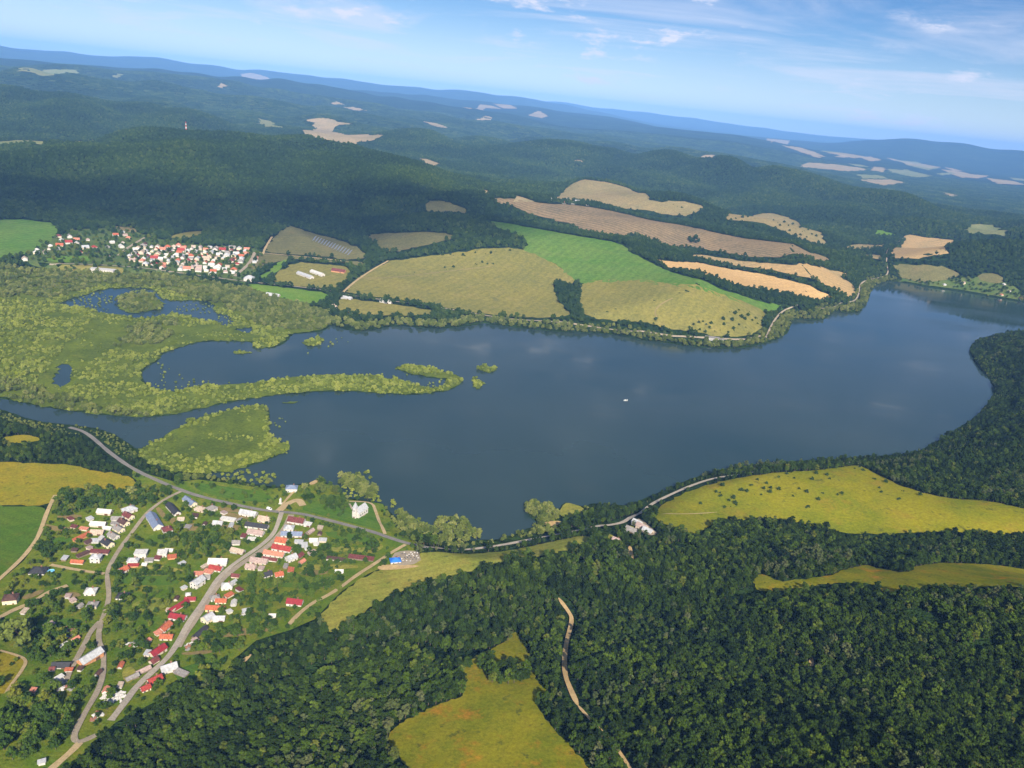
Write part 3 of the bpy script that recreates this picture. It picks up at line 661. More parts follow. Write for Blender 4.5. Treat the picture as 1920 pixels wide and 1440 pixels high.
road("far_street", [(222, 480), (240, 465), (262, 452), (276, 444)], 6.5, M['gravel'], 1.0)
road("far_street", [(440, 519), (455, 507), (470, 492), (478, 474)], 7.0, M['gravel'], 1.0)
road("field_path", [(478, 474), (520, 478), (600, 485), (640, 490)], 5.0, M['dirt'], 1.1, verge=0)
road("field_path", [(493, 478), (497, 466), (510, 445)], 5.0, M['dirt'], 1.1, verge=2)
road("field_path", [(640, 552), (667, 527), (700, 505), (728, 490)], 5.0, M['dirt'], 1.1, verge=3)
for p, mk, nm in [
  ([(1177, 1027), (1183, 1024), (1188, 1045), (1190, 1062), (1182, 1058), (1178, 1040)], 'sand', "bare_slope"),
  ([(1187, 1064), (1191, 1062), (1195, 1078), (1192, 1078)], 'sand', "bare_slope"),
  ([(1186, 980), (1200, 973), (1222, 992), (1234, 1004), (1216, 1006), (1196, 994)], 'gravel', "yard"),
  ([(1172, 992), (1186, 986), (1194, 1000), (1182, 1004)], 'meadow_low', "yard"),
  ([(1132, 1003), (1142, 1002), (1162, 1014), (1160, 1022), (1148, 1018)], 'meadow_low', "yard"),
  ([(1514, 1250), (1518, 1235), (1522, 1232), (1526, 1244), (1524, 1252)], 'sand', "bare_slope"),
  ([(1014, 983), (1028, 979), (1052, 978), (1050, 985), (1035, 989), (1020, 986)], 'sand', "shore_sand"),
  ([(1047, 962), (1058, 945), (1070, 945), (1094, 953), (1094, 962), (1068, 973), (1055, 973)], 'meadow_low', "shore_lawn"),
  ([(577, 908), (596, 900), (600, 904), (585, 912)], 'sand', "shore_sand"),
  ([(651, 948), (655, 941), (697, 944), (707, 968), (718, 998), (690, 990), (640, 978), (600, 968), (640, 972)], 'lawn', "chapel_lawn"),
  ([(560, 955), (590, 945), (640, 950), (650, 962), (640, 977), (590, 965)], 'lawn', "lawn"),
  ([(735, 1040), (755, 1034), (785, 1035), (790, 1058), (735, 1064)], 'gravel', "cemetery_ground"),
  ([(706, 1065), (720, 1060), (775, 1061), (790, 1064), (740, 1070), (712, 1071)], 'sand', "bare_ground"),
  ([(452, 1240), (470, 1228), (472, 1231), (456, 1248)], 'sand', "bare_ground"),
  ([(107, 968), (152, 966), (155, 972), (108, 976)], 'plot_tan', "garden_plot"),
  ([(82, 983), (100, 988), (135, 991), (132, 1000), (95, 997)], 'plot_tan', "garden_plot"),
  ([(100, 1010), (140, 1008), (145, 1016), (95, 1022)], 'plot_green', "garden_plot"),
  ([(290, 955), (300, 952), (315, 972), (306, 976)], 'plot_tan', "garden_plot"),
  ([(318, 975), (330, 971), (328, 982), (320, 985)], 'plot_tan', "garden_plot"),
  ([(350, 985), (370, 982), (372, 996), (352, 998)], 'plot_tan', "garden_plot"),
  ([(405, 965), (440, 962), (470, 975), (465, 984), (410, 974)], 'plot_tan', "garden_plot"),
  ([(410, 988), (450, 985), (455, 996), (395, 998)], 'plot_tan', "garden_plot"),
  ([(400, 950), (440, 955), (460, 960), (450, 964), (405, 958)], 'plot_tan', "garden_plot"),
  ([(440, 1000), (495, 1010), (485, 1020), (450, 1012)], 'plot_green', "garden_plot"),
  ([(560, 1062), (670, 1060), (672, 1068), (562, 1072)], 'meadow_low', "garden_plot"),
  ([(560, 1073), (615, 1070), (612, 1080), (565, 1082)], 'plot_tan', "garden_plot"),
  ([(596, 1085), (640, 1080), (620, 1095), (595, 1092)], 'plot_green', "garden_plot"),
  ([(515, 1094), (615, 1096), (618, 1105), (510, 1103)], 'plot_green', "garden_plot"),
  ([(605, 995), (700, 1008), (705, 1020), (620, 1012)], 'plot_green', "garden_plot"),
  ([(620, 1025), (690, 1030), (715, 1020), (720, 1030), (690, 1042), (625, 1038)], 'meadow_low', "garden_plot"),
  ([(405, 1185), (460, 1180), (510, 1175), (520, 1182), (470, 1192), (410, 1198)], 'plot_tan', "garden_plot"),
  ([(252, 1062), (305, 1062), (345, 1070), (340, 1076), (300, 1070), (255, 1068)], 'meadow_low', "garden_plot"),
  ([(340, 1225), (400, 1220), (400, 1227), (342, 1231)], 'plot_tan', "garden_plot"),
  ([(228, 1260), (245, 1250), (258, 1262), (245, 1285), (232, 1280)], 'meadow_low', "garden_plot"),
  ([(120, 1112), (145, 1112), (155, 1120), (125, 1122)], 'plot_tan', "garden_plot"),
  ([(40, 1120), (85, 1105), (80, 1115), (45, 1128)], 'plot_tan', "garden_plot"),
  ([(215, 1085), (300, 1080), (340, 1090), (330, 1100), (230, 1098)], 'plot_green', "garden_plot"),
  ([(250, 1130), (300, 1120), (320, 1135), (290, 1150), (245, 1150)], 'meadow_low', "garden_plot"),
  ([(20, 1175), (120, 1160), (160, 1165), (140, 1180), (40, 1195)], 'plot_green', "garden_plot"),
  ([(320, 1260), (400, 1235), (420, 1245), (340, 1285)], 'lawn', "lawn"),
  ([(360, 905), (430, 915), (500, 925), (520, 945), (440, 940), (370, 922)], 'lawn', "lawn"),
  ([(85, 485), (130, 480), (172, 482), (172, 492), (90, 493)], 'green_lush', "lawn"),
  ([(100, 500), (170, 499), (235, 503), (230, 515), (180, 522), (130, 516)], 'olive', "olive_field"),
  ([(205, 424), (235, 427), (256, 430), (256, 437), (235, 436)], 'tan', "olive_field"),
  ([(312, 447), (340, 437), (385, 433), (375, 442), (345, 449)], 'olive', "olive_field"),
]:
    drape(nm, hit_poly(p, 1), M[mk], 0.95, cell=4.0 if p[0][1] > 700 else 9.0)

# ------------------------------------------------------------------ vegetation
def leaf_mat(name, stops, stand=90.0, standcol=(1.25, 1.15, 0.8), amt=0.5):
    t = NT(name)
    oi = t.n.new("ShaderNodeObjectInfo")
    col = t.ramp(oi.outputs["Random"], stops)
    n = t.step(t.noise(stand, 3, 0.5), 0.42, 0.62)
    col = t.mix(t.math('MULTIPLY', n, amt), col, t.mix(1.0, col, standcol, 'MULTIPLY'))
    g = t.ramp(t.noise(1.6, 2, 0.7), [(0.3, (0.62, 0.62, 0.62)), (0.7, (1.35, 1.35, 1.3))])
    col = t.mix(1.0, col, g, 'MULTIPLY')
    mat = t.done(col, 0.85, 0.12)
    tr = t.n.new("ShaderNodeBsdfTranslucent"); t.l.new(col, tr.inputs["Color"])
    mx = t.n.new("ShaderNodeMixShader"); mx.inputs[0].default_value = 0.10
    t.l.new(t.b.outputs[0], mx.inputs[1]); t.l.new(tr.outputs[0], mx.inputs[2]); t.l.new(mx.outputs[0], t.out.inputs["Surface"])
    return mat
L_WOOD = leaf_mat("wood_leaves", [(0.0, (0.013, 0.028, 0.003)), (0.35, (0.027, 0.050, 0.004)), (0.8, (0.052, 0.092, 0.007)), (0.95, (0.082, 0.125, 0.010)), (1.0, (0.125, 0.140, 0.020))], 75, (0.52, 0.60, 0.72), 0.8)
L_GREY = leaf_mat("grey_green_leaves", [(0.0, (0.055, 0.080, 0.026)), (0.6, (0.080, 0.105, 0.036)), (1.0, (0.105, 0.118, 0.050))])
L_HILL = leaf_mat("hill_wood_leaves", [(0.0, (0.016, 0.040, 0.008)), (0.5, (0.025, 0.054, 0.010)), (0.9, (0.036, 0.068, 0.012)), (1.0, (0.052, 0.084, 0.020))], 300, (1.9, 1.6, 1.0), 0.75)
L_GARDEN = leaf_mat("garden_leaves", [(0.0, (0.020, 0.046, 0.005)), (0.5, (0.042, 0.082, 0.008)), (0.85, (0.070, 0.115, 0.011)), (1.0, (0.13, 0.15, 0.018))], 30)
L_WILLOW = leaf_mat("willow_leaves", [(0.0, (0.070, 0.100, 0.016)), (0.5, (0.130, 0.160, 0.028)), (1.0, (0.210, 0.225, 0.060))], 60, (0.75, 0.8, 0.7), 0.5)
L_SHRUB = leaf_mat("marsh_shrub_leaves", [(0.0, (0.105, 0.140, 0.013)), (0.5, (0.190, 0.230, 0.026)), (1.0, (0.275, 0.300, 0.052))], 70, (0.62, 0.7, 0.6), 0.6)
L_BUSH = leaf_mat("dark_bush_leaves", [(0.0, (0.024, 0.050, 0.012)), (1.0, (0.045, 0.080, 0.016))], 40)
t = NT("bark"); BARK = t.done(t.mix(t.noise(0.5), (0.07, 0.05, 0.035), (0.16, 0.13, 0.10)), 0.9, 0.1)
t = NT("reed"); REED = t.done(t.mix(t.step(t.noise(6, 3), .4, .6), (0.11, 0.14, 0.035), (0.17, 0.17, 0.06)), 0.9, 0.05)

_ICO = {}
def ico(sub):
    if sub not in _ICO:
        b = bmesh.new(); bmesh.ops.create_icosphere(b, subdivisions=sub, radius=1.0)
        b.verts.ensure_lookup_table(); _ICO[sub] = (np.array([v.co[:] for v in b.verts]), [tuple(v.index for v in f.verts) for f in b.faces]); b.free()
    return _ICO[sub]
def crown(seed, rad, h, base, nl, nq, q, core_sub=1, lobe=0.5, droop=0.0, cone=0.0):
    """lumpy crown: a dark uneven core of several lobes and leaf sprays standing out of them"""
    R = np.random.default_rng(seed); V = []; Fc = []
    lobes = []
    for k in range(nl):
        a = 2 * math.pi * (k * 0.381966) + R.uniform(-.4, .4); u = (k + 0.5) / nl
        z = base + h * (0.22 + 0.62 * u) ; f = math.sin(math.pi * min(1, (0.18 + 0.72 * u) ** (1.0 + cone))) ** 0.6
        rr = rad * (1 - lobe * 0.75) * f * R.uniform(0.65, 1.12)
        if k == nl - 1: rr *= 0.3
        lr = rad * lobe * R.uniform(0.75, 1.2) * (1 - 0.35 * u * (1 + cone))
        lobes.append((rr * math.cos(a), rr * math.sin(a), z, lr))
    iv, fi = ico(core_sub)
    for (x, y, z, lr) in lobes:
        s = len(V)
        jit = 1 + R.uniform(-.2, .16, len(iv))
        for v, j in zip(iv, jit): V.append((x + v[0] * lr * .8 * j, y + v[1] * lr * .8 * j, z + v[2] * lr * .72 * j))
        Fc += [tuple(s + i for i in f) for f in fi]
    for k in range(nq):
        x, y, z, lr = lobes[R.integers(len(lobes))]
        d = R.normal(size=3); d[2] = abs(d[2]) * 0.9 - 0.25; d /= np.linalg.norm(d)
        c = np.array([x, y, z]) + d * lr * R.uniform(.82, 1.22) * np.array([1, 1, .9])
        if droop: c[2] -= droop * R.uniform(0, 1) * lr
        n = d + R.normal(size=3) * 1.1; n /= np.linalg.norm(n)
        a = np.cross(n, R.normal(size=3)); a /= np.linalg.norm(a); b = np.cross(n, a)
        s = q * R.uniform(.6, 1.35); i = len(V)
        V += [tuple(c - a * s * .6), tuple(c - b * s * .45), tuple(c + a * s * .6 - n * s * .15), tuple(c + b * s * .45)]
        Fc.append((i, i + 1, i + 2, i + 3))
    return V, Fc
def trunk(seed, r, h, limbs=3, reach=2.2):
    R = np.random.default_rng(seed + 999); V = []; Fc = []
    def tube(p0, p1, ra, rb, n=6):
        p0 = np.array(p0, float); p1 = np.array(p1, float); d = p1 - p0; d /= np.linalg.norm(d)
        a = np.cross(d, (0.3, .9, .2)); a /= np.linalg.norm(a); b = np.cross(d, a); s = len(V)
        for p, rr in ((p0, ra), (p1, rb)):
            for k in range(n):
                an = 2 * math.pi * k / n; V.append(tuple(p + (a * math.cos(an) + b * math.sin(an)) * rr))
        for k in range(n): Fc.append((s + k, s + (k + 1) % n, s + n + (k + 1) % n, s + n + k))
        Fc.append(tuple(s + n + k for k in range(n)))
    tube((0, 0, -1.2), (0, 0, h * .3), r * 1.25, r * .9); tube((0, 0, h * .29), (R.uniform(-.2, .2), R.uniform(-.2, .2), h), r * .9, r * .35)
    for k in range(limbs):
        a = k * 2.4 + R.uniform(0, 1); z = h * R.uniform(.35, .6)
        tube((0, 0, z), (math.cos(a) * reach, math.sin(a) * reach, z + reach * .9), r * .45, r * .15, 5)
    return V, Fc
def me_of(name, V, Fc, mats, fm=None):
    me = bpy.data.meshes.new(name); me.from_pydata(V, [], Fc)
    for k in mats: me.materials.append(k)
    if fm is not None: me.polygons.foreach_set("material_index", fm)
    me.update(); return me
def joined(name, A, B, mats):
    n = len(A[0]); V = list(A[0]) + list(B[0]); Fc = list(A[1]) + [tuple(i + n for i in f) for f in B[1]]
    return me_of(name, V, Fc, mats, [0] * len(A[1]) + [1] * len(B[1]))
def proto_coll(name, meshes):
    c = bpy.data.collections.new(name)
    for k, me in enumerate(meshes):
        o = bpy.data.objects.new("%s_%02d" % (name, k), me); c.objects.link(o)
    return c
SP = {}   # species -> crown meshes, trunk meshes, and joined ones for the mass
def species(key, leaf, n, args, tr, seed):
    cr = []; tk = []; jn = []
    for k in range(n):
        A = crown(seed + k, **args); B = trunk(seed + k, **tr)
        cr.append(me_of(key + "_crown", A[0], A[1], [leaf])); tk.append(me_of(key + "_trunk", B[0], B[1], [BARK]))
        jn.append(joined(key, A, B, [leaf, BARK]))
    SP[key] = (cr, tk, jn, proto_coll(key, jn))
species('broadleaf', L_WOOD, 7, dict(rad=4.3, h=12.0, base=1.4, nl=10, nq=260, q=1.3, lobe=0.45), dict(r=.28, h=10, limbs=3), 100)
species('greytree', L_GREY, 4, dict(rad=3.7, h=12.0, base=2.0, nl=10, nq=240, q=1.1, lobe=0.42, cone=.2), dict(r=.26, h=10, limbs=3), 200)
species('garden', L_GARDEN, 6, dict(rad=3.3, h=6.2, base=1.4, nl=8, nq=190, q=.85, lobe=0.46), dict(r=.2, h=5, limbs=3, reach=1.6), 300)
species('willow', L_WILLOW, 6, dict(rad=4.4, h=8.0, base=0.8, nl=10, nq=240, q=1.05, lobe=0.44, droop=.45), dict(r=.32, h=6.5, limbs=4), 400)
species('bush', L_BUSH, 4, dict(rad=2.0, h=3.4, base=0.0, nl=6, nq=90, q=.75, lobe=0.5), dict(r=.10, h=2.2, limbs=2, reach=.8), 500)
species('shrub', L_SHRUB, 5, dict(rad=3.4, h=4.8, base=0.0, nl=8, nq=120, q=1.05, lobe=0.46, droop=.2), dict(r=.12, h=2.6, limbs=3, reach=1.2), 600)
mid = [me_of("wood_mid", *crown(700 + k, rad=4.6, h=10, base=2.0, nl=7, nq=90, q=1.9, lobe=.48), [L_HILL]) for k in range(6)]
C_MID = proto_coll("wood_mid", mid)
farm = [me_of("wood_far", *crown(760 + k, rad=5.4, h=10, base=1.0, nl=5, nq=34, q=3.0, lobe=.52), [L_HILL]) for k in range(6)]
C_FAR = proto_coll("wood_far", farm)
def patch(seed):
    R = np.random.default_rng(seed); V = []; Fc = []
    for k in range(15):
        A = crown(seed * 31 + k, rad=6.2, h=10, base=-1, nl=2, nq=5, q=4.5, lobe=.75, core_sub=1)
        x, y = (k % 4 - 1.5) * 11 + R.uniform(-3.5, 3.5), (k // 4 - 1.5) * 11 + R.uniform(-3.5, 3.5); n = len(V); s = R.uniform(.75, 1.2)
        V += [(a * s + x, b * s + y, c * s * R.uniform(.98, 1.02)) for a, b, c in A[0]]; Fc += [tuple(i + n for i in f) for f in A[1]]
    return me_of("wood_patch", V, Fc, [L_HILL])
C_PATCH = proto_coll("wood_patch", [patch(s) for s in range(5)])

def scatter(name, coll, x, y, z, sc, label, cat, zs=None):
    """one mass of many plants: points with size and turn, plants set on them by geometry nodes"""
    n = len(x); me = bpy.data.meshes.new(name); me.vertices.add(n)
    me.vertices.foreach_set("co", np.stack([x, y, z], -1).astype(np.float32).ravel())
    R = np.random.default_rng(n)
    def attr(nm, ty, data, key):
        a = me.attributes.new(nm, ty, 'POINT'); a.data.foreach_set(key, data)
    S = np.stack([sc, sc, sc * (R.uniform(.85, 1.2, n) if zs is None else zs)], -1)
    attr("size", 'FLOAT_VECTOR', S.astype(np.float32).ravel(), "vector")
    E = np.zeros((n, 3), np.float32); E[:, 2] = R.uniform(0, 6.283, n); E[:, 0] = R.uniform(-.08, .08, n)
    attr("turn", 'FLOAT_VECTOR', E.ravel(), "vector")
    attr("pick", 'INT', R.integers(0, len(coll.objects), n).astype(np.int32), "value")
    o = bpy.data.objects.new(name, me); COL.objects.link(o)
    ng = bpy.data.node_groups.new(name + "_plants", 'GeometryNodeTree')
    ng.interface.new_socket("Geometry", in_out='INPUT', socket_type='NodeSocketGeometry'); ng.interface.new_socket("Geometry", in_out='OUTPUT', socket_type='NodeSocketGeometry')
    gi = ng.nodes.new("NodeGroupInput"); go = ng.nodes.new("NodeGroupOutput")
    ci = ng.nodes.new("GeometryNodeCollectionInfo"); ci.inputs[0].default_value = coll; ci.inputs[1].default_value = True; ci.inputs[2].default_value = True
    ip = ng.nodes.new("GeometryNodeInstanceOnPoints"); ip.inputs["Pick Instance"].default_value = True
    def named(nm, ty):
        a = ng.nodes.new("GeometryNodeInputNamedAttribute"); a.data_type = ty; a.inputs[0].default_value = nm; return a.outputs[0]
    ng.links.new(gi.outputs[0], ip.inputs["Points"]); ng.links.new(ci.outputs[0], ip.inputs["Instance"])
    ng.links.new(named("pick", 'INT'), ip.inputs["Instance Index"]); ng.links.new(named("turn", 'FLOAT_VECTOR'), ip.inputs["Rotation"]); ng.links.new(named("size", 'FLOAT_VECTOR'), ip.inputs["Scale"])
    ng.links.new(ip.outputs[0], go.inputs[0])
    md = o.modifiers.new("plants", 'NODES'); md.node_group = ng
    o["kind"] = "stuff"; o["label"] = label; o["category"] = cat
    return o
def where(zones, x, y, z, sc, mid_):
    """words for a plant's size and its quarter, told by landmarks"""
    a, b, _ = pix(np.array([x]), np.array([y]), np.array([z])); a = float(a[0]); b = float(b[0])
    ph = next(t_ for f_, t_ in zones if f_(a, b))
    return ("small" if sc < mid_ * .8 else "tall" if sc > mid_ * 1.12 else "middle-sized"), ph
Z_WOOD = [(lambda a, b: a < 740 and b > 1330, "left of the bottom clearing"), (lambda a, b: a < 1000 and b <= 1330, "above the bottom clearing"), (lambda a, b: a < 1110 and b <= 1440, "between clearing and forest track"), (lambda a, b: a < 1500, "right of the forest track"), (lambda a, b: True, "at the lower right corner")]
Z_GARD = [(lambda a, b: b > 1270, "at the village's lower end"), (lambda a, b: a < 225 and b < 1085, "west of the upper west street"), (lambda a, b: a < 205, "left of the lower west street"), (lambda a, b: a < 345 and b > 1060, "between the two village streets"), (lambda a, b: b < 1020 and a < 520, "behind the upper main street"), (lambda a, b: a < 480, "beside the main street"), (lambda a, b: True, "in the gardens near the field path")]
Z_SHRB = [(lambda a, b: b > 790 and a > 240, "on the triangular islet by the river mouth"), (lambda a, b: a > 480, "on the curved spit in the lake"), (lambda a, b: b > 690, "on the river bank side of the marsh"), (lambda a, b: True, "in the inner marsh")]
Z_WILM = [(lambda a, b: b > 690, "on the river bank of the marsh"), (lambda a, b: a > 430, "at the right end of the marsh belt"), (lambda a, b: 210 < a < 340 and b > 595, "in the inner marsh grove"), (lambda a, b: 215 < a < 312 and b > 545, "on the pond's islet"), (lambda a, b: True, "between pond and far village")]
Z_BANK = [(lambda a, b: a < 700, "below the far farm"), (lambda a, b: a < 1040, "below the wide olive pasture"), (lambda a, b: a < 1300, "below the dry headland"), (lambda a, b: a < 1500, "at the headland's tip"), (lambda a, b: True, "below the wheat fields")]
Z_NEARSH = [(lambda a, b: a < 330, "by the river at the left"), (lambda a, b: a < 800, "beside the chapel bank"), (lambda a, b: True, "between lake road and water")]
def single(name, key, x, y, z, sc, label, cat, group, k=None):
    cr, tk, _, _ = SP[key]; k = random.randrange(len(cr)) if k is None else k
    e = empty(name, (x, y, z), random.uniform(0, 6.28)); e.scale = (sc, sc, sc * random.uniform(.88, 1.18))
    put("crown", cr[k], e); put("trunk", tk[k], e)
    return tag(e, label, cat, group)

def grid(x0, x1, y0, y1, s, jit=.42):
    gx = np.arange(x0, x1, s); gy = np.arange(y0, y1, s)
    X, Y = np.meshgrid(gx.astype(float), gy.astype(float)); X[1::2] += s / 2
    X = X.ravel() + rng.uniform(-jit, jit, X.size) * s; Y = Y.ravel() + rng.uniform(-jit, jit, Y.size) * s
    return X, Y
def in_view(x, y, z, mx=170, top=-50, bot=1640):
    a, b, w = pix(x, y, z); return (w > 50) & (a > -mx) & (a < 1920 + mx) & (b > top) & (b < bot)
def off_roads(x, y, extra=0.0, seen=False):
    k = np.ones(x.shape, bool)
    for C, hw, op in ROADS:
        if seen and not op: continue
        b = (x > C[:, 0].min() - 20) & (x < C[:, 0].max() + 20) & (y > C[:, 1].min() - 20) & (y < C[:, 1].max() + 20)
        if b.any():
            d, _ = segdist(C[::2] if len(C) > 60 else C, x[b], y[b]); kk = k[b]; kk &= d > hw + extra; k[b] = kk
    return k
def wooded(x, y, margin_roads=1.0, tall=7.0):
    """woodland stands where no field, road or water is; its edges keep a tree's height back from them"""
    z = gh(x, y); k = z > 0.25
    tall = tall * rng.uniform(.1, 1.45, x.shape)
    f = (H - z) / np.maximum(H - z - tall, 50.0)
    f0 = f
    for _ in range(4): f = np.clip((H - gh(x * f, y * f)) / np.maximum(H - z - tall, 50.0), 1.0, 1.25)
    for W in CLEAR: k &= ~inpoly(W, x, y) & ~inpoly(W, x * f, y * f)
    k &= ~inpoly(w_lake, x * f0, y * f0)
    return k & off_roads(x, y, margin_roads) & off_roads(x * f, y * f, -1.0, True)
def area_pts(polys, s, jit=.45):
    """points inside world polygons"""
    xs = []; ys = []
    for W in polys:
        X, Y = grid(W[:, 0].min(), W[:, 0].max(), W[:, 1].min(), W[:, 1].max(), s, jit); k = inpoly(W, X, Y); xs.append(X[k]); ys.append(Y[k])
    return np.concatenate(xs), np.concatenate(ys)
def slant(x, y): return np.sqrt(x * x + y * y + H * H)
def strictly(x, y, z): return in_view(x, y, z, -6, 5, 1432)

CLUMP = [[(898, 1250), (905, 1240), (920, 1236), (928, 1250), (935, 1258), (960, 1246), (975, 1250), (990, 1260), (988, 1280), (960, 1288), (925, 1284), (912, 1272)],
         [(806, 1310), (812, 1297), (840, 1290), (866, 1285), (868, 1303), (840, 1313), (815, 1318)]]
GROVE = [[(1038, 531), (1067, 533), (1085, 548), (1080, 567), (1067, 578), (1047, 564), (1038, 540)], [(1062, 575), (1073, 575), (1100, 597), (1088, 600)],
         [(1163, 443), (1200, 441), (1250, 462), (1230, 463)], [(1283, 448), (1310, 446), (1313, 458), (1295, 458)]]
w_clump = [hit_poly(p, 1) for p in CLUMP]; w_grove = [hit_poly(p, 1) for p in GROVE]

# --- the wood on this side of the lake
X, Y = grid(-900, 2000, 250, 2150, 3.9)
Z = gh(X, Y); k = (np.hypot(X, Y) < 2500) & in_view(X, Y, Z, 60); X, Y, Z = X[k], Y[k], Z[k]
w = wooded(X, Y)
for p in w_clump: w |= inpoly(p, X, Y)
# the far bank belongs to the hill wood
far_bank = Y > np.interp(X, *(lambda q: (q[:, 0], q[:, 1]))(plane([(-100, 640), (400, 690), (900, 760), (1400, 720), (1600, 650), (1700, 620), (1800, 592), (1900, 582), (2000, 590), (2100, 597)])))
w &= ~far_bank
w &= (waves(X, Y, 62, 9) > -1.75) & (waves(X, Y, 170, 1) + .6 * waves(X, Y, 40, 3) > -1.75)     # small gaps in the canopy
X, Y, Z = X[w], Y[w], Z[w]
dl, _ = segdist(w_lake, X, Y, True)
px, py, _ = pix(X, Y, Z)
sc = .57 * rng.choice([.62, .8, 1.0, 1.15, 1.4], len(X), p=[.15, .25, .3, .2, .1]) * rng.uniform(.9, 1.1, len(X)) * (1 + .22 * waves(X, Y, 130, 2))
shore = (dl < 26) & (px < 1110)
leftw = (px < 330) & (py < 935)
edge_low = (dl < 40) & (px >= 1110)
sc = np.where(edge_low, sc * .75, sc); sc = np.where(leftw, sc * .72, sc)
grey = (waves(X, Y, 95, 6) + rng.normal(0, .75, len(X)) > 1.6) & ~shore & ~leftw
broad = ~shore & ~grey
NEAR = [('broadleaf', 'broadleaf_tree', broad, "green broadleaf tree in the dense wood below the lake", "wood trees on the near slopes"),
        ('greytree', 'grey_green_tree', grey, "grey-green tree standing among the darker trees of the near wood", "grey-green trees of the near wood"),
        ('willow', 'shore_willow', shore, "pale willow on the near lake shore beside the road", "willows on the near shore")]
for key, nm, sel, lab, grp in NEAR:
    i = np.nonzero(sel)[0]
    vis = strictly(X[i], Y[i], Z[i] + 6)
    o_ = np.argsort(slant(X[i], Y[i]) + np.where(vis, 0, 1e6))
    i = i[o_]; one = i[:300][strictly(X[i[:300]], Y[i[:300]], Z[i[:300]] + 6)]; rest = np.setdiff1d(i, one)
    for j in one:
        sz, ph = where(Z_NEARSH if key == 'willow' else Z_WOOD, X[j], Y[j], Z[j] + 4, sc[j], .57)
        lb = sz + " " + {'broadleaf': "green broadleaf tree in the wood ", 'greytree': "grey-green tree of the wood ", 'willow': "pale willow on the near shore "}[key] + ph
        single(nm, key, X[j], Y[j], Z[j], sc[j] * (.8 if key == 'willow' else 1), lb, "tree", lb)
    if len(rest):
        scatter({'broadleaf': "forest", 'greytree': "grey_green_forest", 'willow': "shore_willows"}[key], SP[key][3], X[rest], Y[rest], Z[rest] - .2, sc[rest] * (.8 if key == 'willow' else 1),
                {'broadleaf': "dense green broadleaf wood on the near slopes", 'greytree': "scattered grey-green crowns all through the near wood", 'willow': "mass of pale willows along the near shore"}[key], "forest")

# --- the hill woods beyond the lake
X, Y = grid(-2600, 3200, 900, 4000, 9.0)
Z = gh(X, Y); R_ = np.hypot(X, Y); k = (R_ < 3300) & in_view(X, Y, Z, 120); X, Y, Z = X[k], Y[k], Z[k]
fb = Y > np.interp(X, *(lambda q: (q[:, 0], q[:, 1]))(plane([(-100, 640), (400, 690), (900, 760), (1400, 720), (1600, 650), (1700, 620), (1800, 592), (1900, 582), (2000, 590), (2100, 597)])))
w = wooded(X, Y) & fb
for p in w_grove: w |= inpoly(p, X, Y)
X, Y, Z = X[w], Y[w], Z[w]
dl, _ = segdist(w_lake, X, Y, True)
s = rng.uniform(.75, 1.25, len(X))
bank = dl < 34
scatter("hill_forest", C_MID, X[~bank], Y[~bank], Z[~bank] - .5, s[~bank], "dark forest and hedgerows on the slopes just beyond the lake", "forest")
i = np.nonzero(bank)[0]; i = i[np.argsort(slant(X[i], Y[i]) + np.where(strictly(X[i], Y[i], Z[i]), 0, 1e6))]
one = i[:300][strictly(X[i[:300]], Y[i[:300]], Z[i[:300]])]; rest = np.setdiff1d(i, one)
for j in one:
    sz, ph = where(Z_BANK, X[j], Y[j], Z[j] + 3, s[j], 1.0); lb = sz + " rounded willow on the far shore " + ph
    single("bank_willow", 'willow', X[j], Y[j], Z[j] - .3, s[j] * .95, lb, "tree", lb)
if len(rest): scatter("far_shore_trees", SP['willow'][3], X[rest], Y[rest], Z[rest] - .3, s[rest] * .95, "tree belt along the far lake shore", "forest")
X, Y = grid(-4600, 4600, 2300, 6000, 11.5)
Z = gh(X, Y); R_ = np.hypot(X, Y); k = (R_ >= 3300) & (R_ < 5600) & in_view(X, Y, Z, 60); X, Y, Z = X[k], Y[k], Z[k]
w = wooded(X, Y); X, Y, Z = X[w], Y[w], Z[w]
scatter("distant_forest", C_FAR, X, Y, Z - .5, rng.uniform(.8, 1.3, len(X)), "wooded ridges behind the first line of hills", "forest")
X, Y = grid(-9000, 9500, 3600, 11500, 44, .25)
Z = gh(X, Y); R_ = np.hypot(X, Y); k = (R_ >= 5600) & (R_ < 11000) & in_view(X, Y, Z, 40); X, Y, Z = X[k], Y[k], Z[k]
w = wooded(X, Y); X, Y, Z = X[w], Y[w], Z[w]
scatter("far_forest", C_PATCH, X, Y, Z - 1, rng.uniform(.9, 1.2, len(X)), "blue far-off woods on the rolling ridges", "forest", np.ones(len(X)))

# --- the marsh: dense pale shrubs, taller willows, weeds in the water
WIL = [[(-60, 505), (0, 500), (120, 508), (200, 516), (300, 516), (400, 531), (480, 546), (560, 573), (615, 580), (627, 605), (600, 621), (545, 622), (480, 610), (440, 590), (410, 575), (300, 540), (190, 535), (100, 560), (0, 560), (-60, 560)],
       [(215, 650), (240, 620), (300, 600), (335, 600), (330, 625), (290, 650), (250, 655)], [(220, 560), (253, 550), (290, 553), (310, 577), (283, 584), (247, 588), (222, 580)],
       [(-60, 700), (0, 715), (100, 735), (180, 762), (283, 782), (200, 779), (100, 766), (0, 746), (-60, 734)]]
w_wil = [plane(p) for p in WIL]
OPEN = [[(130, 640), (180, 600), (260, 605), (330, 600), (380, 610), (480, 630), (470, 640), (380, 636), (320, 650), (280, 665), (220, 655), (170, 680), (140, 720), (110, 745), (60, 730), (90, 690)], [(300, 850), (330, 815), (430, 772), (495, 765), (498, 815), (480, 850), (400, 860)]]
w_open = [plane(p) for p in OPEN]
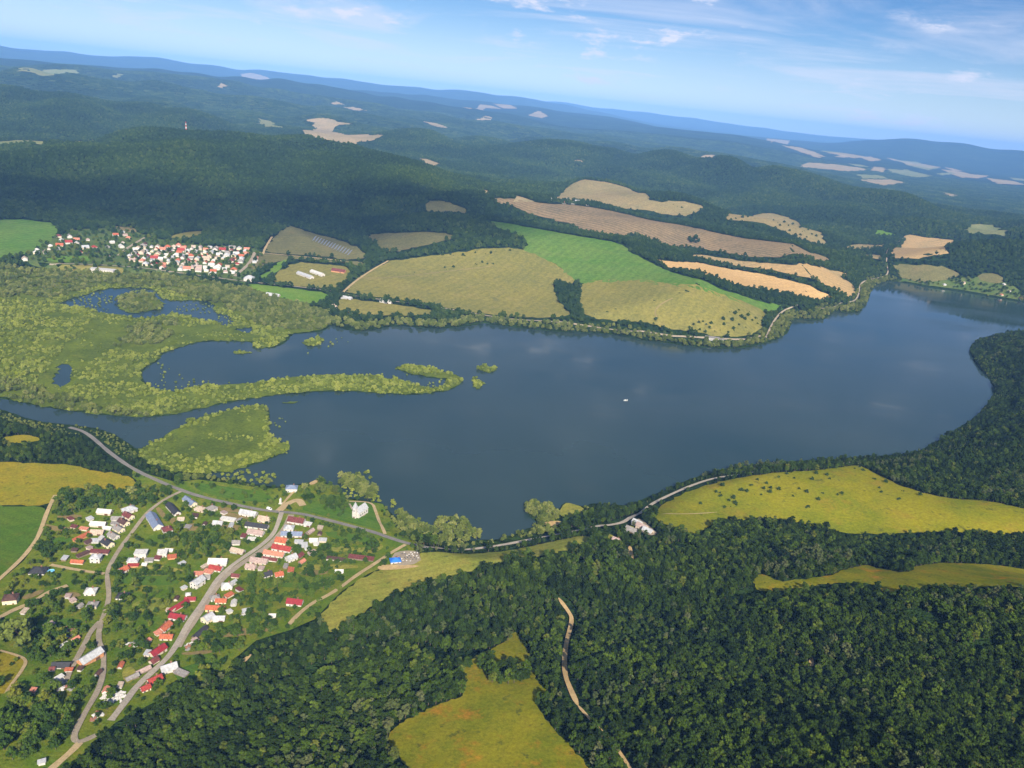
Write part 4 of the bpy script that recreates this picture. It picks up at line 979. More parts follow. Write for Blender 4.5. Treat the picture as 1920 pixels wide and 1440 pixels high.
def marshy(x, y, edge=1.5):
    k = np.zeros(x.shape, bool)
    for W in w_ml: k |= inpoly(W, x, y)
    for W in w_ponds: k &= ~inpoly(W, x, y)
    k |= inpoly(w_ml[-1], x, y)
    return k
X, Y = grid(-1400, 200, 500, 2200, 5.2)
k = marshy(X, Y) & in_view(X, Y, X * 0, 150); X, Y = X[k], Y[k]
wil = np.zeros(X.shape, bool); opn = np.zeros(X.shape, bool)
for p in w_wil: wil |= inpoly(p, X, Y)
for p in w_open: opn |= inpoly(p, X, Y)
opn &= ~wil
gap = waves(X, Y, 55, 4) + rng.normal(0, .5, len(X))
keep = np.where(opn, gap > .75, gap > -.55); keep &= ~wil | (rng.random(len(X)) < .8)
X, Y, wil, opn = X[keep], Y[keep], wil[keep], opn[keep]
Z = np.maximum(gh(X, Y), 0)
s = .84 * rng.choice([.5, .75, 1.0, 1.35], len(X), p=[.25, .3, .3, .15]) * rng.uniform(.9, 1.1, len(X)) * np.where(opn, .55, 1) * (1 + .15 * waves(X, Y, 140, 8))
for sel, key, nm, lab, grp, cat, mnm, mlab in ((wil, 'willow', 'marsh_willow', "rounded willow in the flooded marsh by the far village", "willows of the marsh", "tree", "marsh_willows", "belt of willows between marsh and far village"),
                                 (~wil, 'shrub', 'marsh_shrub', "pale yellow-green shrub in the marsh beside the river", "shrubs of the marsh", "shrub", "marsh_shrubs", "pale yellow-green thicket covering the marsh and its spit")):
    i = np.nonzero(sel)[0]; i = i[np.argsort(slant(X[i], Y[i]) / s[i] + np.where(strictly(X[i], Y[i], Z[i] + 2), 0, 1e6))]
    one = i[:300]; rest = i[300:]
    for j in one:
        sz, ph = where(Z_WILM if key == 'willow' else Z_SHRB, X[j], Y[j], Z[j] + 2, s[j], .84)
        lb = sz + (" rounded willow " if key == 'willow' else " yellow-green shrub ") + ph; single(nm, key, X[j], Y[j], Z[j] - .1, s[j] * .95, lb, cat, lb)
    scatter(mnm, SP[key][3], X[rest], Y[rest], Z[rest] - .1, s[rest], mlab, "thicket")
# sedge tussocks in the open marsh
X, Y = grid(-1400, 200, 500, 2200, 3.4); k = marshy(X, Y) & in_view(X, Y, X * 0, 60); X, Y = X[k], Y[k]
opn = np.zeros(X.shape, bool)
for p in w_open: opn |= inpoly(p, X, Y)
k = opn & (rng.random(len(X)) < .6); X, Y = X[k], Y[k]
scatter("sedge_tussocks", SP['shrub'][3], X, Y, np.maximum(gh(X, Y), 0), rng.uniform(.16, .36, len(X)), "low green sedge tussocks in the open marsh", "sedge", np.full(len(X), .25))
# shrubs and weed beds standing in open water
SPECK = [([(130, 562), (190, 546), (215, 560), (200, 585), (150, 576)], 9), ([(312, 572), (400, 570), (395, 590), (335, 584)], 10), ([(405, 590), (438, 596), (438, 609), (415, 607)], 8), ([(245, 541), (290, 545), (296, 553), (250, 548)], 7), ([(268, 690), (300, 680), (335, 700), (370, 715), (360, 730), (320, 745), (280, 735)], 13), ([(330, 725), (380, 712), (440, 715), (400, 730), (360, 740)], 11), ([(505, 790), (530, 783), (545, 790), (525, 810), (508, 815)], 10), ([(505, 820), (545, 830), (540, 852), (500, 862)], 5.5),
         ([(372, 886), (435, 882), (470, 880), (520, 885), (510, 910), (440, 900)], 6), ([(545, 660), (580, 655), (600, 660), (560, 668)], 16), ([(600, 655), (640, 650), (660, 640), (630, 628), (615, 645)], 14), ([(640, 707), (700, 695), (760, 690), (800, 700), (760, 715)], 22),
         ([(780, 715), (840, 712), (835, 725), (800, 728)], 8), ([(640, 890), (690, 885), (715, 925), (710, 945), (680, 938), (645, 932)], 5.0), ([(720, 940), (735, 930), (745, 960), (790, 975), (800, 990), (760, 985)], 5.5)]
sx = []; sy = []; ss = []
for q, sp in SPECK:
    W = plane(q); a, b = area_pts([W], sp); m_ = rng.random(len(a)) < .75
    sx.append(a[m_]); sy.append(b[m_]); ss.append(np.full(m_.sum(), .42 if sp > 7 else .55))
sx = np.concatenate(sx); sy = np.concatenate(sy); ss = np.concatenate(ss) * rng.uniform(.6, 1.5, len(sx))
scatter("water_shrubs", SP['shrub'][3], sx, sy, sx * 0 - .15, ss, "loose pale shrubs standing in the shallow lake water", "shrubs")
# the two willow groups in the water by the near shore
for q, sp, lab, nm in (([(812, 985), (830, 970), (850, 966), (880, 975), (903, 1000), (890, 1012), (850, 1014), (815, 1000)], 6.0, "willow in the round clump at the lake's near tip", "tip_willow"),
                   ([(978, 941), (1003, 940), (1035, 953), (1050, 968), (1048, 980), (1022, 982), (995, 966)], 6.0, "willow in the narrow row reaching into the lake from the road", "row_willow"),
                   ([(636, 893), (655, 886), (680, 890), (705, 915), (712, 935), (690, 932), (660, 918), (638, 905)], 6.5, "willow standing in the flooded cove beside the chapel", "cove_willow"),
                   ([(735, 962), (755, 955), (790, 985), (812, 992), (815, 1003), (780, 1000)], 5.6, "willow on the bank between chapel and round clump", "bank_side_willow")):
    a, b = area_pts([plane(q, 3.0)], sp, .3)
    for x_, y_ in zip(a, b): single(nm, 'willow', x_, y_, max(float(gh(x_, y_)), 0) - .2, random.uniform(.72, 1.0), lab, "tree", lab)

# --- bushes dotted over the meadows
def dots(pxs, key, nm, lab, grp, cat, s0, s1):
    for (x_, y_) in pxs:
        for q in range(1 + (random.random() < .4) + (random.random() < .15)):
            a, b, c = hit1(x_ + q * random.uniform(-4, 4), y_ + q * random.uniform(-1.5, 1.5)); single(nm, key, a, b, c - .1, (random.uniform(s0, s1) if random.random() < .7 else s0 * .6) * (1 if q == 0 else .65), lab, cat, grp)
hb = [(1313, 946), (1355, 912), (1352, 910), (1342, 924), (1352, 931), (1375, 935), (1380, 948), (1366, 940), (1390, 921), (1410, 911), (1420, 901), (1437, 908), (1432, 918), (1445, 917), (1460, 919), (1414, 928), (1427, 929), (1444, 925), (1460, 896), (1477, 895), (1489, 898), (1475, 890), (1522, 900), (1530, 889), (1550, 892), (1555, 899), (1573, 902), (1498, 918), (1512, 924), (1488, 932), (1540, 925), (1534, 938), (1570, 929), (1578, 927), (1515, 952), (1617, 883), (1610, 877), (1641, 887), (1660, 892), (1648, 916), (1652, 924), (1690, 921), (1723, 917), (1725, 930), (1686, 937), (1700, 910), (1370, 951), (1358, 953), (1378, 945), (1400, 923), (1640, 900), (1660, 905)]
dots(hb, 'bush', "meadow_bush", "dark bush dotted over the yellow hillside meadow right of the lake", "bushes on the hillside meadow", "bush", .75, 1.35)
ob = [(777, 512), (834, 503), (837, 507), (850, 502), (881, 498), (894, 497), (904, 493), (914, 496), (925, 496), (805, 480), (830, 479), (845, 478), (868, 480), (891, 475), (910, 477), (930, 472), (938, 474), (946, 470), (956, 471), (962, 470), (920, 476), (850, 480)]
dots(ob, 'bush', "pasture_bush", "dark bush on the wide olive pasture beyond the lake", "bushes on the olive pasture", "bush", 1.1, 2.0)
hd = [(1368, 586), (1378, 590), (1385, 583), (1390, 596), (1396, 600), (1402, 593), (1410, 602), (1416, 598), (1372, 602), (1357, 610), (1362, 607), (1375, 618), (1385, 610), (1398, 615), (1310, 606), (1318, 604), (1324, 610), (1300, 610), (1292, 616), (1330, 616), (1340, 622), (1350, 620), (1312, 620), (1365, 625), (1229, 601), (1225, 608), (1232, 597), (1355, 600), (1405, 586), (1420, 608), (1303, 622), (1322, 624), (1333, 608)]
dots(hd, 'bush', "headland_bush", "dark bush on the dry headland above the far shore road", "bushes on the headland", "bush", 1.2, 2.4)
eb = [(1450, 414), (1458, 419), (1470, 418), (1478, 424), (1486, 422), (1492, 430), (1500, 428), (1508, 434), (1515, 432), (1462, 424), (1480, 434), (1522, 440), (1530, 444), (1500, 442), (1512, 446), (1380, 411), (1392, 409), (1402, 408), (1250, 378), (1262, 384), (1270, 388), (1278, 390), (1084, 350), (1196, 356), (1205, 362)]
dots(eb, 'bush', "hill_bush", "small dark bush on the dry hill fields behind the brown field", "bushes on the dry hill fields", "bush", 1.6, 3.2)

# ------------------------------------------------------------------ buildings
def paint(name, c, var=0.25, size=1.2, rough=0.85, spec=0.2, lines=None, metal=0.0):
    t = NT(name)
    tcn = t.n.new("ShaderNodeTexCoord"); ov = tcn.outputs["Object"]
    n = t.noise(size, 5, 0.65, vec=ov)
    lo = tuple(v * (1 - var) for v in c); hi = tuple(min(.95, v * (1 + var * .5)) for v in c)
    col = t.mix(t.step(n, .35, .65), lo, hi)
    st = t.step(t.noise(size * 3.0, 4, .7, vec=ov), .52, .75)
    col = t.mix(t.math('MULTIPLY', st, var), col, tuple(v * .55 + .02 for v in c))
    if lines:
        w = t.n.new("ShaderNodeTexWave"); w.inputs["Scale"].default_value = .3183 / lines; w.bands_direction = 'X'; w.inputs["Distortion"].default_value = .3
        t.l.new(ov, w.inputs["Vector"]); t.bump(w.outputs["Fac"], .05, .6)
    mt = t.done(col, rough, spec); t.b.inputs["Metallic"].default_value = metal
    return mt
ROOF = {
 'red': paint("red_tile_roof", (0.30, 0.040, 0.030), .35, 1.0, .7, .3, .35), 'crimson': paint("crimson_sheet_roof", (0.24, 0.018, 0.022), .25, 1.5, .5, .4, .4),
 'orange': paint("orange_tile_roof", (0.40, 0.115, 0.055), .35, 1.0, .8, .2, .35), 'salmon': paint("faded_salmon_roof", (0.50, 0.20, 0.13), .3, 1.0, .85, .2, .35),
 'brown': paint("dark_brown_roof", (0.085, 0.045, 0.035), .3, 1.0, .8, .2, .35), 'maroon': paint("maroon_roof", (0.15, 0.045, 0.040), .35, 1.2, .8, .2, .4),
 'grey': paint("grey_slate_roof", (0.24, 0.225, 0.21), .3, 1.0, .8, .2, .5), 'dark': paint("charcoal_roof", (0.035, 0.035, 0.040), .3, 1.2, .6, .3, .35),
 'white': paint("white_sheet_roof", (0.52, 0.51, 0.48), .25, 1.6, .5, .3, .5), 'light': paint("pale_grey_sheet_roof", (0.40, 0.41, 0.42), .25, 1.5, .5, .3, .5),
 'blue': paint("blue_grey_sheet_roof", (0.17, 0.21, 0.30), .25, 1.5, .5, .4, .5), 'pink': paint("pinkish_grey_roof", (0.36, 0.27, 0.24), .3, 1.0, .85, .2, .4),
 'skyblue': paint("bright_blue_roof", (0.025, 0.16, 0.62), .2, 1.0, .5, .4, .4), 'beige': paint("beige_roof", (0.42, 0.34, 0.26), .3, 1.0, .85, .2, .4),
}
WALL = {
 'white': paint("white_plaster", (0.58, 0.55, 0.50), .2, 1.5), 'cream': paint("cream_plaster", (0.70, 0.60, 0.42), .15, 1.5), 'beige': paint("beige_plaster", (0.56, 0.47, 0.37), .2, 1.5),
 'grey': paint("grey_plaster", (0.42, 0.41, 0.39), .25, 1.5), 'brick': paint("orange_brick_wall", (0.55, 0.27, 0.13), .3, .6), 'wood': paint("weathered_board_wall", (0.22, 0.17, 0.125), .3, .6), 'yellow': paint("yellow_plaster", (0.72, 0.55, 0.26), .15, 1.5),
}
t = NT("window_glass"); GLASS = t.done((0.02, 0.025, 0.03), .1, .6)
FRAME = paint("white_window_frame", (0.75, 0.75, 0.73), .05); DOOR = paint("brown_door", (0.13, 0.07, 0.04), .2); STACK = paint("chimney_brick", (0.30, 0.15, 0.10), .3, .5)
def box_vf(x0, x1, y0, y1, z0, z1):
    return [(x0, y0, z0), (x1, y0, z0), (x1, y1, z0), (x0, y1, z0), (x0, y0, z1), (x1, y0, z1), (x1, y1, z1), (x0, y1, z1)], [(0, 3, 2, 1), (4, 5, 6, 7), (0, 1, 5, 4), (1, 2, 6, 5), (2, 3, 7, 6), (3, 0, 4, 7)]
_w = [box_vf(-.75, .75, -.06, .05, -.8, .8), box_vf(-.60, -.05, -.10, -.055, -.65, .65), box_vf(.05, .60, -.10, -.055, -.65, .65)]
Vw = []; Fw = []
for v, f in _w:
    n = len(Vw); Vw += v; Fw += [tuple(i + n for i in q) for q in f]
ME_WIN = me_of("window", Vw, Fw, [FRAME, GLASS], [0] * 6 + [1] * 12)
v, f = box_vf(-.55, .55, -.10, .05, 0, 2.1); ME_DOOR = me_of("door", v, f, [DOOR])
v, f = box_vf(-1.5, 1.5, -.10, .05, 0, 2.4); ME_GATE = me_of("barn_door", v, f, [DOOR])
v, f = box_vf(-.4, .4, -.4, .4, -1.2, 1.3); v2, f2 = box_vf(-.5, .5, -.5, .5, 1.3, 1.5)
ME_CHIM = me_of("chimney", v + v2, f + [tuple(i + 8 for i in q) for q in f2], [STACK])

def roof_vf(L, W, h, kind, rise, ov=.5, th=.22):
    a = L / 2 + ov; b = W / 2 + ov; dz = -ov * rise / (W / 2)
    V = []; Fc = []
    def slab(pts):
        n = len(V); m_ = len(pts)
        V.extend(pts); V.extend([(x, y, z - th) for x, y, z in pts])
        Fc.append(tuple(range(n, n + m_))); Fc.append(tuple(range(n + 2 * m_ - 1, n + m_ - 1, -1)))
        for i in range(m_): Fc.append((n + i, n + m_ + i, n + m_ + (i + 1) % m_, n + (i + 1) % m_))
    z0 = h + th + .02
    if kind == 'gable':
        slab([(-a, -b, z0 + dz), (a, -b, z0 + dz), (a, 0, z0 + rise), (-a, 0, z0 + rise)])
        slab([(a, b, z0 + dz), (-a, b, z0 + dz), (-a, 0, z0 + rise), (a, 0, z0 + rise)])
    elif kind == 'hip':
        r = max(a - b * .95, .25)
        slab([(-a, -b, z0 + dz), (a, -b, z0 + dz), (r, 0, z0 + rise), (-r, 0, z0 + rise)])
        slab([(a, b, z0 + dz), (-a, b, z0 + dz), (-r, 0, z0 + rise), (r, 0, z0 + rise)])
        slab([(a, -b, z0 + dz), (a, b, z0 + dz), (r, 0, z0 + rise)]); slab([(-a, b, z0 + dz), (-a, -b, z0 + dz), (-r, 0, z0 + rise)])
    elif kind == 'shed':
        slab([(-a, -b, z0), (a, -b, z0), (a, b, z0 + rise), (-a, b, z0 + rise)])
    else:
        slab([(-a, -b, z0), (a, -b, z0), (a, b, z0), (-a, b, z0)])
    return V, Fc
def wall_vf(L, W, h, kind, rise, sink=2.0):
    a = L / 2; b = W / 2
    V = [(-a, -b, -sink), (a, -b, -sink), (a, b, -sink), (-a, b, -sink), (-a, -b, h), (a, -b, h), (a, b, h), (-a, b, h)]
    Fc = [(0, 1, 5, 4), (2, 3, 7, 6), (0, 3, 2, 1)]
    if kind == 'gable':
        V += [(a, 0, h + rise), (-a, 0, h + rise)]
        Fc += [(1, 2, 6, 8, 5), (3, 0, 4, 9, 7), (4, 5, 8, 9), (6, 7, 9, 8)]
    elif kind == 'shed':
        V[6] = (a, b, h + rise); V[7] = (-a, b, h + rise); Fc += [(1, 2, 6, 5), (3, 0, 4, 7), (4, 5, 6, 7)]
    else: Fc += [(1, 2, 6, 5), (3, 0, 4, 7), (4, 5, 6, 7)]
    return V, Fc
BUILT = []        # (x, y, radius) kept free of trees
def house(cx, cy, L, W, ang, h, kind, roof, wall, label, cat="house", name="house", openings=True, rise=None, storeys=1, group=None, px=True):
    """cx, cy: photo pixel of the footprint's middle; ang: turn of the long axis in the world, degrees from +X"""
    x, y, z = hit1(cx, cy) if px else (cx, cy, float(gh(cx, cy)))
    if px and cy > 860:            # building sizes were read off at half a metre to the pixel
        g_ = float(np.linalg.norm(rays([(cx, cy)])[0])); g_ = .78 * (math.sqrt(x * x + y * y + (H - z) ** 2) / g_ / F) / .5
        L *= g_; W *= g_; h = max(2.3, h * (.4 + .6 * g_))
    rise = (W * .36 if kind == 'gable' else W * .30 if kind == 'hip' else W * .16 if kind == 'shed' else 0) if rise is None else rise
    e = empty(name, (x, y, z), math.radians(ang))
    V_, F_ = wall_vf(L, W, h, kind, rise); mesh_obj("wall", V_, F_, WALL[wall], e)
    V_, F_ = roof_vf(L, W, h, kind, rise); rf = mesh_obj("roof", V_, F_, ROOF[roof], e)
    if openings:
        if kind in ('gable', 'hip'): put("chimney", ME_CHIM, rf, (L * .18, W * .12, h + rise * .8))
        for st in range(storeys):
            zz = 1.5 + st * 2.7
            if zz + .9 > h: break
            n = max(2, int(L / 4.2))
            for sgn in (-1, 1):
                for q in range(n):
                    xx = -L / 2 + L * (q + .5) / n
                    if sgn == -1 and st == 0 and q == n // 2: put("door", ME_DOOR, e, (xx, -W / 2, 0.0)); continue
                    put("window", ME_WIN, e, (xx, sgn * W / 2, zz), 0 if sgn == -1 else math.pi)
                for q in (-.25, .25): put("window", ME_WIN, e, (sgn * L / 2, q * W, zz), sgn * math.pi / 2)
    elif cat in ('barn', 'shed', 'hall') and h > 2.6:
        put("door", ME_GATE, e, (L * .2, -W / 2, 0)); put("door", ME_GATE, e, (L / 2, 0, 0), math.pi / 2)
    BUILT.append((x, y, max(L, W) * .5 + 1.5, L, W, math.radians(ang)))
    return tag(e, label, cat, group)
HS = [
 # west street row, top to bottom
 (243, 960, 14, 11, 55, 4.2, 'hip', 'light', 'white', "pale grey hipped house topmost in the west street row"),
 (241, 972, 13, 8, 150, 4.0, 'gable', 'maroon', 'cream', "cream house with maroon roof second in the west street row"),
 (232, 984, 13, 8, 150, 4.0, 'gable', 'brown', 'cream', "cream house with dark brown roof third in the west street row"),
 (223, 996, 13, 8, 150, 3.8, 'gable', 'grey', 'cream', "grey-roofed cream house fourth in the west street row"),
 (213, 1009, 13, 8, 150, 3.8, 'gable', 'grey', 'white', "grey-roofed white house fifth in the west street row"),
 (202, 1024, 14, 9, 150, 4.6, 'gable', 'dark', 'cream', "charcoal-roofed cream house, last of the west street row"),
 (187, 1039, 21, 6, 5, 3.0, 'shed', 'maroon', 'beige', "long maroon shed roof behind the white two-storey house on the west street", 'shed'),
 (181, 1053, 11, 10, 8, 6.4, 'hip', 'light', 'white', "tall white two-storey house at the foot of the west street"),
 (197, 964, 16, 8, 2, 3.6, 'gable', 'white', 'beige', "white-roofed barn at the top left edge of the near village", 'barn'),
 (221, 976, 13, 6, 10, 3.2, 'gable', 'grey', 'grey', "grey shed tucked behind the top of the west street row", 'shed'),
 (185, 987, 17, 8, 5, 3.4, 'gable', 'white', 'beige', "white-roofed barn beside the orange shed, left of the west row", 'barn'),
 (183, 1002, 14, 8, 8, 3.2, 'gable', 'beige', 'beige', "beige barn right of the long orange shed", 'barn'),
 (155, 1010, 22, 5, 66, 2.8, 'shed', 'orange', 'brick', "narrow orange-roofed shed at the left edge of the west gardens", 'shed'),
 (178, 1018, 10, 6, 12, 2.8, 'shed', 'light', 'grey', "small pale shed below the beige barn", 'shed'),
 (156, 1043, 14, 5, 60, 2.6, 'shed', 'brown', 'wood', "narrow dark brown shed left of the tall white house", 'shed'),
 (146, 1057, 14, 6, 4, 2.8, 'gable', 'orange', 'beige', "low orange-roofed shed beside the lane to the black-roofed villa", 'shed'),
 (73, 1074, 17, 14, 8, 3.2, 'hip', 'dark', 'white', "wide black hipped villa alone at the left village edge"),
 # hall and barns by the upper junction
 (290, 983, 34, 11, -50, 4.6, 'gable', 'blue', 'white', "long white hall with blue-grey roof on the west street", 'hall'),
 (314, 999, 11, 10, -50, 5.2, 'hip', 'maroon', 'white', "maroon-capped white house at the end of the long hall"),
 (325, 959, 27, 8, -45, 3.4, 'gable', 'dark', 'white', "long white barn with charcoal roof near the road junction", 'barn'),
 (356, 945, 20, 8, -38, 3.8, 'gable', 'blue', 'cream', "blue-grey roofed house nearest the upper road junction"),
 (376, 958, 12, 8, -15, 3.4, 'hip', 'beige', 'beige', "beige hipped house second along the lake road"),
 (397, 958, 10, 9, 60, 4.2, 'hip', 'grey', 'white', "white house with grey hipped roof third along the lake road"),
 # left part
 (171, 1114, 12, 11, 12, 4.4, 'hip', 'white', 'white', "white hipped house left of the lower west street"),
 (174, 1139, 11, 10, 10, 4.0, 'hip', 'grey', 'cream', "cream house with grey hipped roof below the white one on the west street"),
 (150, 1140, 6, 5, 80, 2.6, 'gable', 'grey', 'grey', "tiny grey shed left of the cream house", 'shed'),
 (230, 1122, 12, 11, 8, 3.6, 'hip', 'dark', 'white', "black-roofed white bungalow right of the lower west street"),
 (21, 1130, 15, 13, 20, 6.4, 'hip', 'brown', 'cream', "tall cream house with brown hipped roof at the picture's left edge"),
 (265, 1044, 13, 10, 12, 6.0, 'flat', 'white', 'white', "flat-roofed white two-storey house in the village middle"),
 (250, 1056, 12, 8, 10, 4.2, 'hip', 'light', 'white', "pale grey roofed house just below the flat-roofed white house"),
 (250, 1064, 12, 4, 10, 2.6, 'shed', 'red', 'brick', "red lean-to under the pale grey roofed house", 'shed'),
 (232, 1073, 9, 8, 60, 4.0, 'gable', 'orange', 'white', "small orange-roofed house beside the stream trees"),
 (305, 1043, 10, 8, 15, 5.0, 'shed', 'white', 'white', "small white cube-like house right of the flat-roofed one"),
 (323, 1048, 9, 6, 20, 2.6, 'shed', 'orange', 'brick', "open orange-roofed shelter beside the small white house", 'shed'),
 (280, 1054, 9, 5, 12, 2.6, 'shed', 'grey', 'grey', "grey garage between the pale house and the white cube house", 'shed'),
 # main street, left side
 (409, 1059, 21, 11, 8, 4.4, 'gable', 'white', 'white', "big white-roofed house on the bend of the main street"),
 (405, 1070, 15, 8, -8, 3.6, 'gable', 'red', 'white', "red-roofed house directly below the big white-roofed one"),
 (391, 1076, 10, 6, -10, 2.8, 'shed', 'salmon', 'beige', "faded salmon shed left of the red-roofed house on the bend", 'shed'),
 (371, 1099, 15, 10, 70, 6.6, 'gable', 'light', 'white', "tall white gabled house left of the main street"),
 (387, 1086, 8, 7, 20, 3.2, 'gable', 'grey', 'grey', "little grey annex above the tall white gabled house", 'shed'),
 (353, 1119, 5, 5, 20, 3.4, 'hip', 'white', 'white', "tiny white outhouse above the red L-shaped farm", 'shed'),
 (357, 1127, 12, 6, 12, 2.8, 'gable', 'crimson', 'beige', "small crimson barn at the top of the L-shaped farm", 'barn'),
 (334, 1141, 25, 8, 62, 3.0, 'gable', 'crimson', 'beige', "crimson wing running uphill of the L-shaped farm", 'barn'),
 (334, 1162, 19, 9, -6, 4.0, 'gable', 'crimson', 'white', "white farmhouse with crimson roof at the foot of the L-shaped farm"),
 (310, 1181, 15, 9, 78, 4.0, 'gable', 'orange', 'white', "upper one of two orange-roofed houses below the crimson farm"),
 (313, 1199, 14, 8, 6, 3.8, 'gable', 'orange', 'beige', "lower one of two orange-roofed houses below the crimson farm"),
 (296, 1226, 19, 10, 66, 4.2, 'gable', 'crimson', 'beige', "bright crimson house left of the lower main street"),
 (289, 1243, 9, 8, 66, 3.0, 'gable', 'maroon', 'beige', "small maroon annex below the bright crimson house", 'shed'),
 (269, 1261, 16, 6, 52, 2.8, 'gable', 'pink', 'wood', "upper weathered grey shed beside the lower main street", 'shed'),
 (248, 1274, 14, 6, 52, 2.8, 'gable', 'grey', 'wood', "lower weathered grey shed beside the lower main street", 'shed'),
 (317, 1258, 17, 12, 38, 4.4, 'gable', 'light', 'white', "white house with pale blue-grey roof right of the lower main street"),
 (340, 1267, 16, 7, -20, 2.8, 'shed', 'grey', 'wood', "long grey lean-to right of the pale blue-grey roofed house", 'shed'),
 (291, 1280, 15, 10, 48, 4.0, 'gable', 'red', 'cream', "red-roofed cream house lowest on the main street"),
 (273, 1295, 10, 8, 48, 3.6, 'gable', 'red', 'cream', "smaller red-roofed cream annex at the end of the main street"),
 (170, 1239, 27, 12, 66, 5.4, 'gable', 'light', 'brick', "long pale-roofed barn with orange brick gable by the stream", 'barn'),
 (116, 1252, 19, 9, 10, 3.6, 'gable', 'dark', 'grey', "dark charcoal barn left of the brick-gabled barn", 'barn'),
 (112, 1275, 8, 4.5, 62, 2.6, 'shed', 'white', 'white', "small white shed below the charcoal barn", 'shed'),
 (121, 1213, 9, 3.6, 66, 2.6, 'flat', 'white', 'white', "white caravan-like hut beside the light blue tarpaulin", 'shed'),
 (79, 1434, 7, 4.5, 30, 2.6, 'shed', 'light', 'white', "little pale hut at the bottom left corner", 'shed'),
 # main street, right side
 (426, 1104, 12, 10, 15, 4.4, 'hip', 'white', 'white', "white hipped house right of the main street's middle"),
 (403, 1125, 10, 8, 30, 3.6, 'hip', 'grey', 'white', "small grey-roofed white house above the orange pair"),
 (415, 1131, 12, 7, 8, 3.4, 'gable', 'orange', 'cream', "short orange-roofed house, upper of the orange pair right of the street"),
 (404, 1145, 21, 8, 4, 3.6, 'gable', 'orange', 'yellow', "long orange-roofed yellow house, lower of the orange pair right of the street"),
 (390, 1165, 12, 11, 65, 5.0, 'gable', 'light', 'cream', "cream house with pale gabled roof below the orange pair"),
 (411, 1164, 13, 8, 10, 3.4, 'gable', 'light', 'white', "pale-roofed annex right of the cream gabled house", 'shed'),
 (375, 1190, 22, 6, 74, 3.0, 'gable', 'dark', 'wood', "narrow dark shed running down beside the street", 'shed'),
 (366, 1205, 6, 5, 60, 2.6, 'shed', 'pink', 'grey', "tiny pinkish shed at the end of the narrow dark one", 'shed'),
 (471, 1067, 12, 8, -6, 3.4, 'gable', 'pink', 'beige', "pinkish-grey house just right of the street bend"),
 (486, 1056, 20, 9, -4, 3.6, 'gable', 'pink', 'beige', "larger pinkish-grey roofed house above the street bend"),
 (506, 1052, 18, 5, -6, 3.0, 'gable', 'maroon', 'white', "low maroon roof between the pinkish and the salmon house", 'shed'),
 (514, 1043, 24, 8, -6, 3.8, 'gable', 'salmon', 'white', "long white house with faded salmon roof on the upper main street"),
 (529, 1033, 23, 9, -8, 4.0, 'gable', 'red', 'white', "long red-roofed house on the upper main street"),
 (528, 1019, 13, 10, -6, 4.2, 'gable', 'orange', 'cream', "square orange-red roofed house above the long red one"),
 (547, 1006, 24, 8, 8, 3.6, 'gable', 'blue', 'white', "long blue-grey roofed house on the upper main street"),
 (542, 994, 11, 9, 6, 3.8, 'hip', 'light', 'white', "pale hipped house above the blue-grey roofed one"),
 (556, 981, 19, 10, -6, 4.0, 'gable', 'maroon', 'white', "maroon-roofed house at the top corner of main street and lake road"),
 (577, 987, 8, 6, -10, 3.0, 'shed', 'white', 'white', "small white shed behind the corner house", 'shed'),
 (582, 1000, 10, 5, 70, 2.8, 'gable', 'pink', 'wood', "narrow pinkish shed behind the pale hipped house", 'shed'),
 (568, 1026, 10, 7, 20, 2.8, 'shed', 'light', 'grey', "pale tin shed behind the orange-red roofed house", 'shed'),
 (588, 1017, 9, 7, 10, 3.0, 'gable', 'white', 'grey', "white-roofed shed deep in the gardens right of the main street", 'shed'),
 (576, 1031, 6, 5, 30, 2.8, 'hip', 'light', 'white', "tiny pale garden hut near the tin shed", 'shed'),
 (546, 1051, 12, 9, 50, 4.2, 'gable', 'light', 'white', "white cross-gabled house right of the long salmon roof"),
 (562, 1045, 9, 6, 70, 2.8, 'gable', 'maroon', 'wood', "small maroon barn beside the white cross-gabled house", 'barn'),
 (523, 1082, 9, 8, 30, 3.8, 'gable', 'orange', 'white', "little orange-roofed house among trees below the gardens"),
 (501, 1081, 10, 8, 40, 3.4, 'gable', 'dark', 'grey', "dark-roofed cottage left of the little orange-roofed house"),
 (442, 1083, 9, 6, 0, 2.8, 'gable', 'maroon', 'beige', "small maroon shed right of the main street below the bend", 'shed'),
 (553, 1134, 18, 10, -2, 4.0, 'gable', 'crimson', 'white', "white bungalow with crimson roof alone by the field path"),
 (511, 1158, 7, 5, 10, 2.4, 'gable', 'white', 'white', "small white greenhouse in the lower gardens", 'shed'),
 (462, 1150, 8, 6, 30, 2.4, 'shed', 'light', 'wood', "pale scrap-covered hut in the lower gardens", 'shed'),
 # upper left of main street
 (466, 967, 20, 9, -8, 3.8, 'gable', 'light', 'white', "long pale-roofed white house below the lake road"),
 (496, 978, 14, 9, -8, 3.8, 'gable', 'beige', 'beige', "beige-roofed house left of the street junction"),
 (428, 977, 17, 5, -6, 2.8, 'shed', 'white', 'white', "narrow white row shed in the upper gardens", 'shed'),
 (409, 985, 11, 7, 0, 3.4, 'gable', 'light', 'white', "small pale house below the narrow white row shed"),
 (482, 990, 27, 8, -4, 3.4, 'gable', 'dark', 'white', "long dark-roofed house left of the upper main street"),
 (480, 1003, 19, 9, -6, 3.6, 'gable', 'pink', 'white', "pinkish-roofed white house below the long dark roof"),
 (443, 1021, 9, 7, 10, 3.0, 'gable', 'grey', 'white', "small grey-roofed hut in the trees left of the main street", 'shed'),
 (446, 1037, 16, 8, -12, 3.2, 'gable', 'beige', 'grey', "low beige-grey barn beside the trees left of the main street", 'barn'),
 (547, 921, 13, 9, 10, 5.2, 'hip', 'blue', 'white', "tall white lake house with blue-grey roof on the shore"),
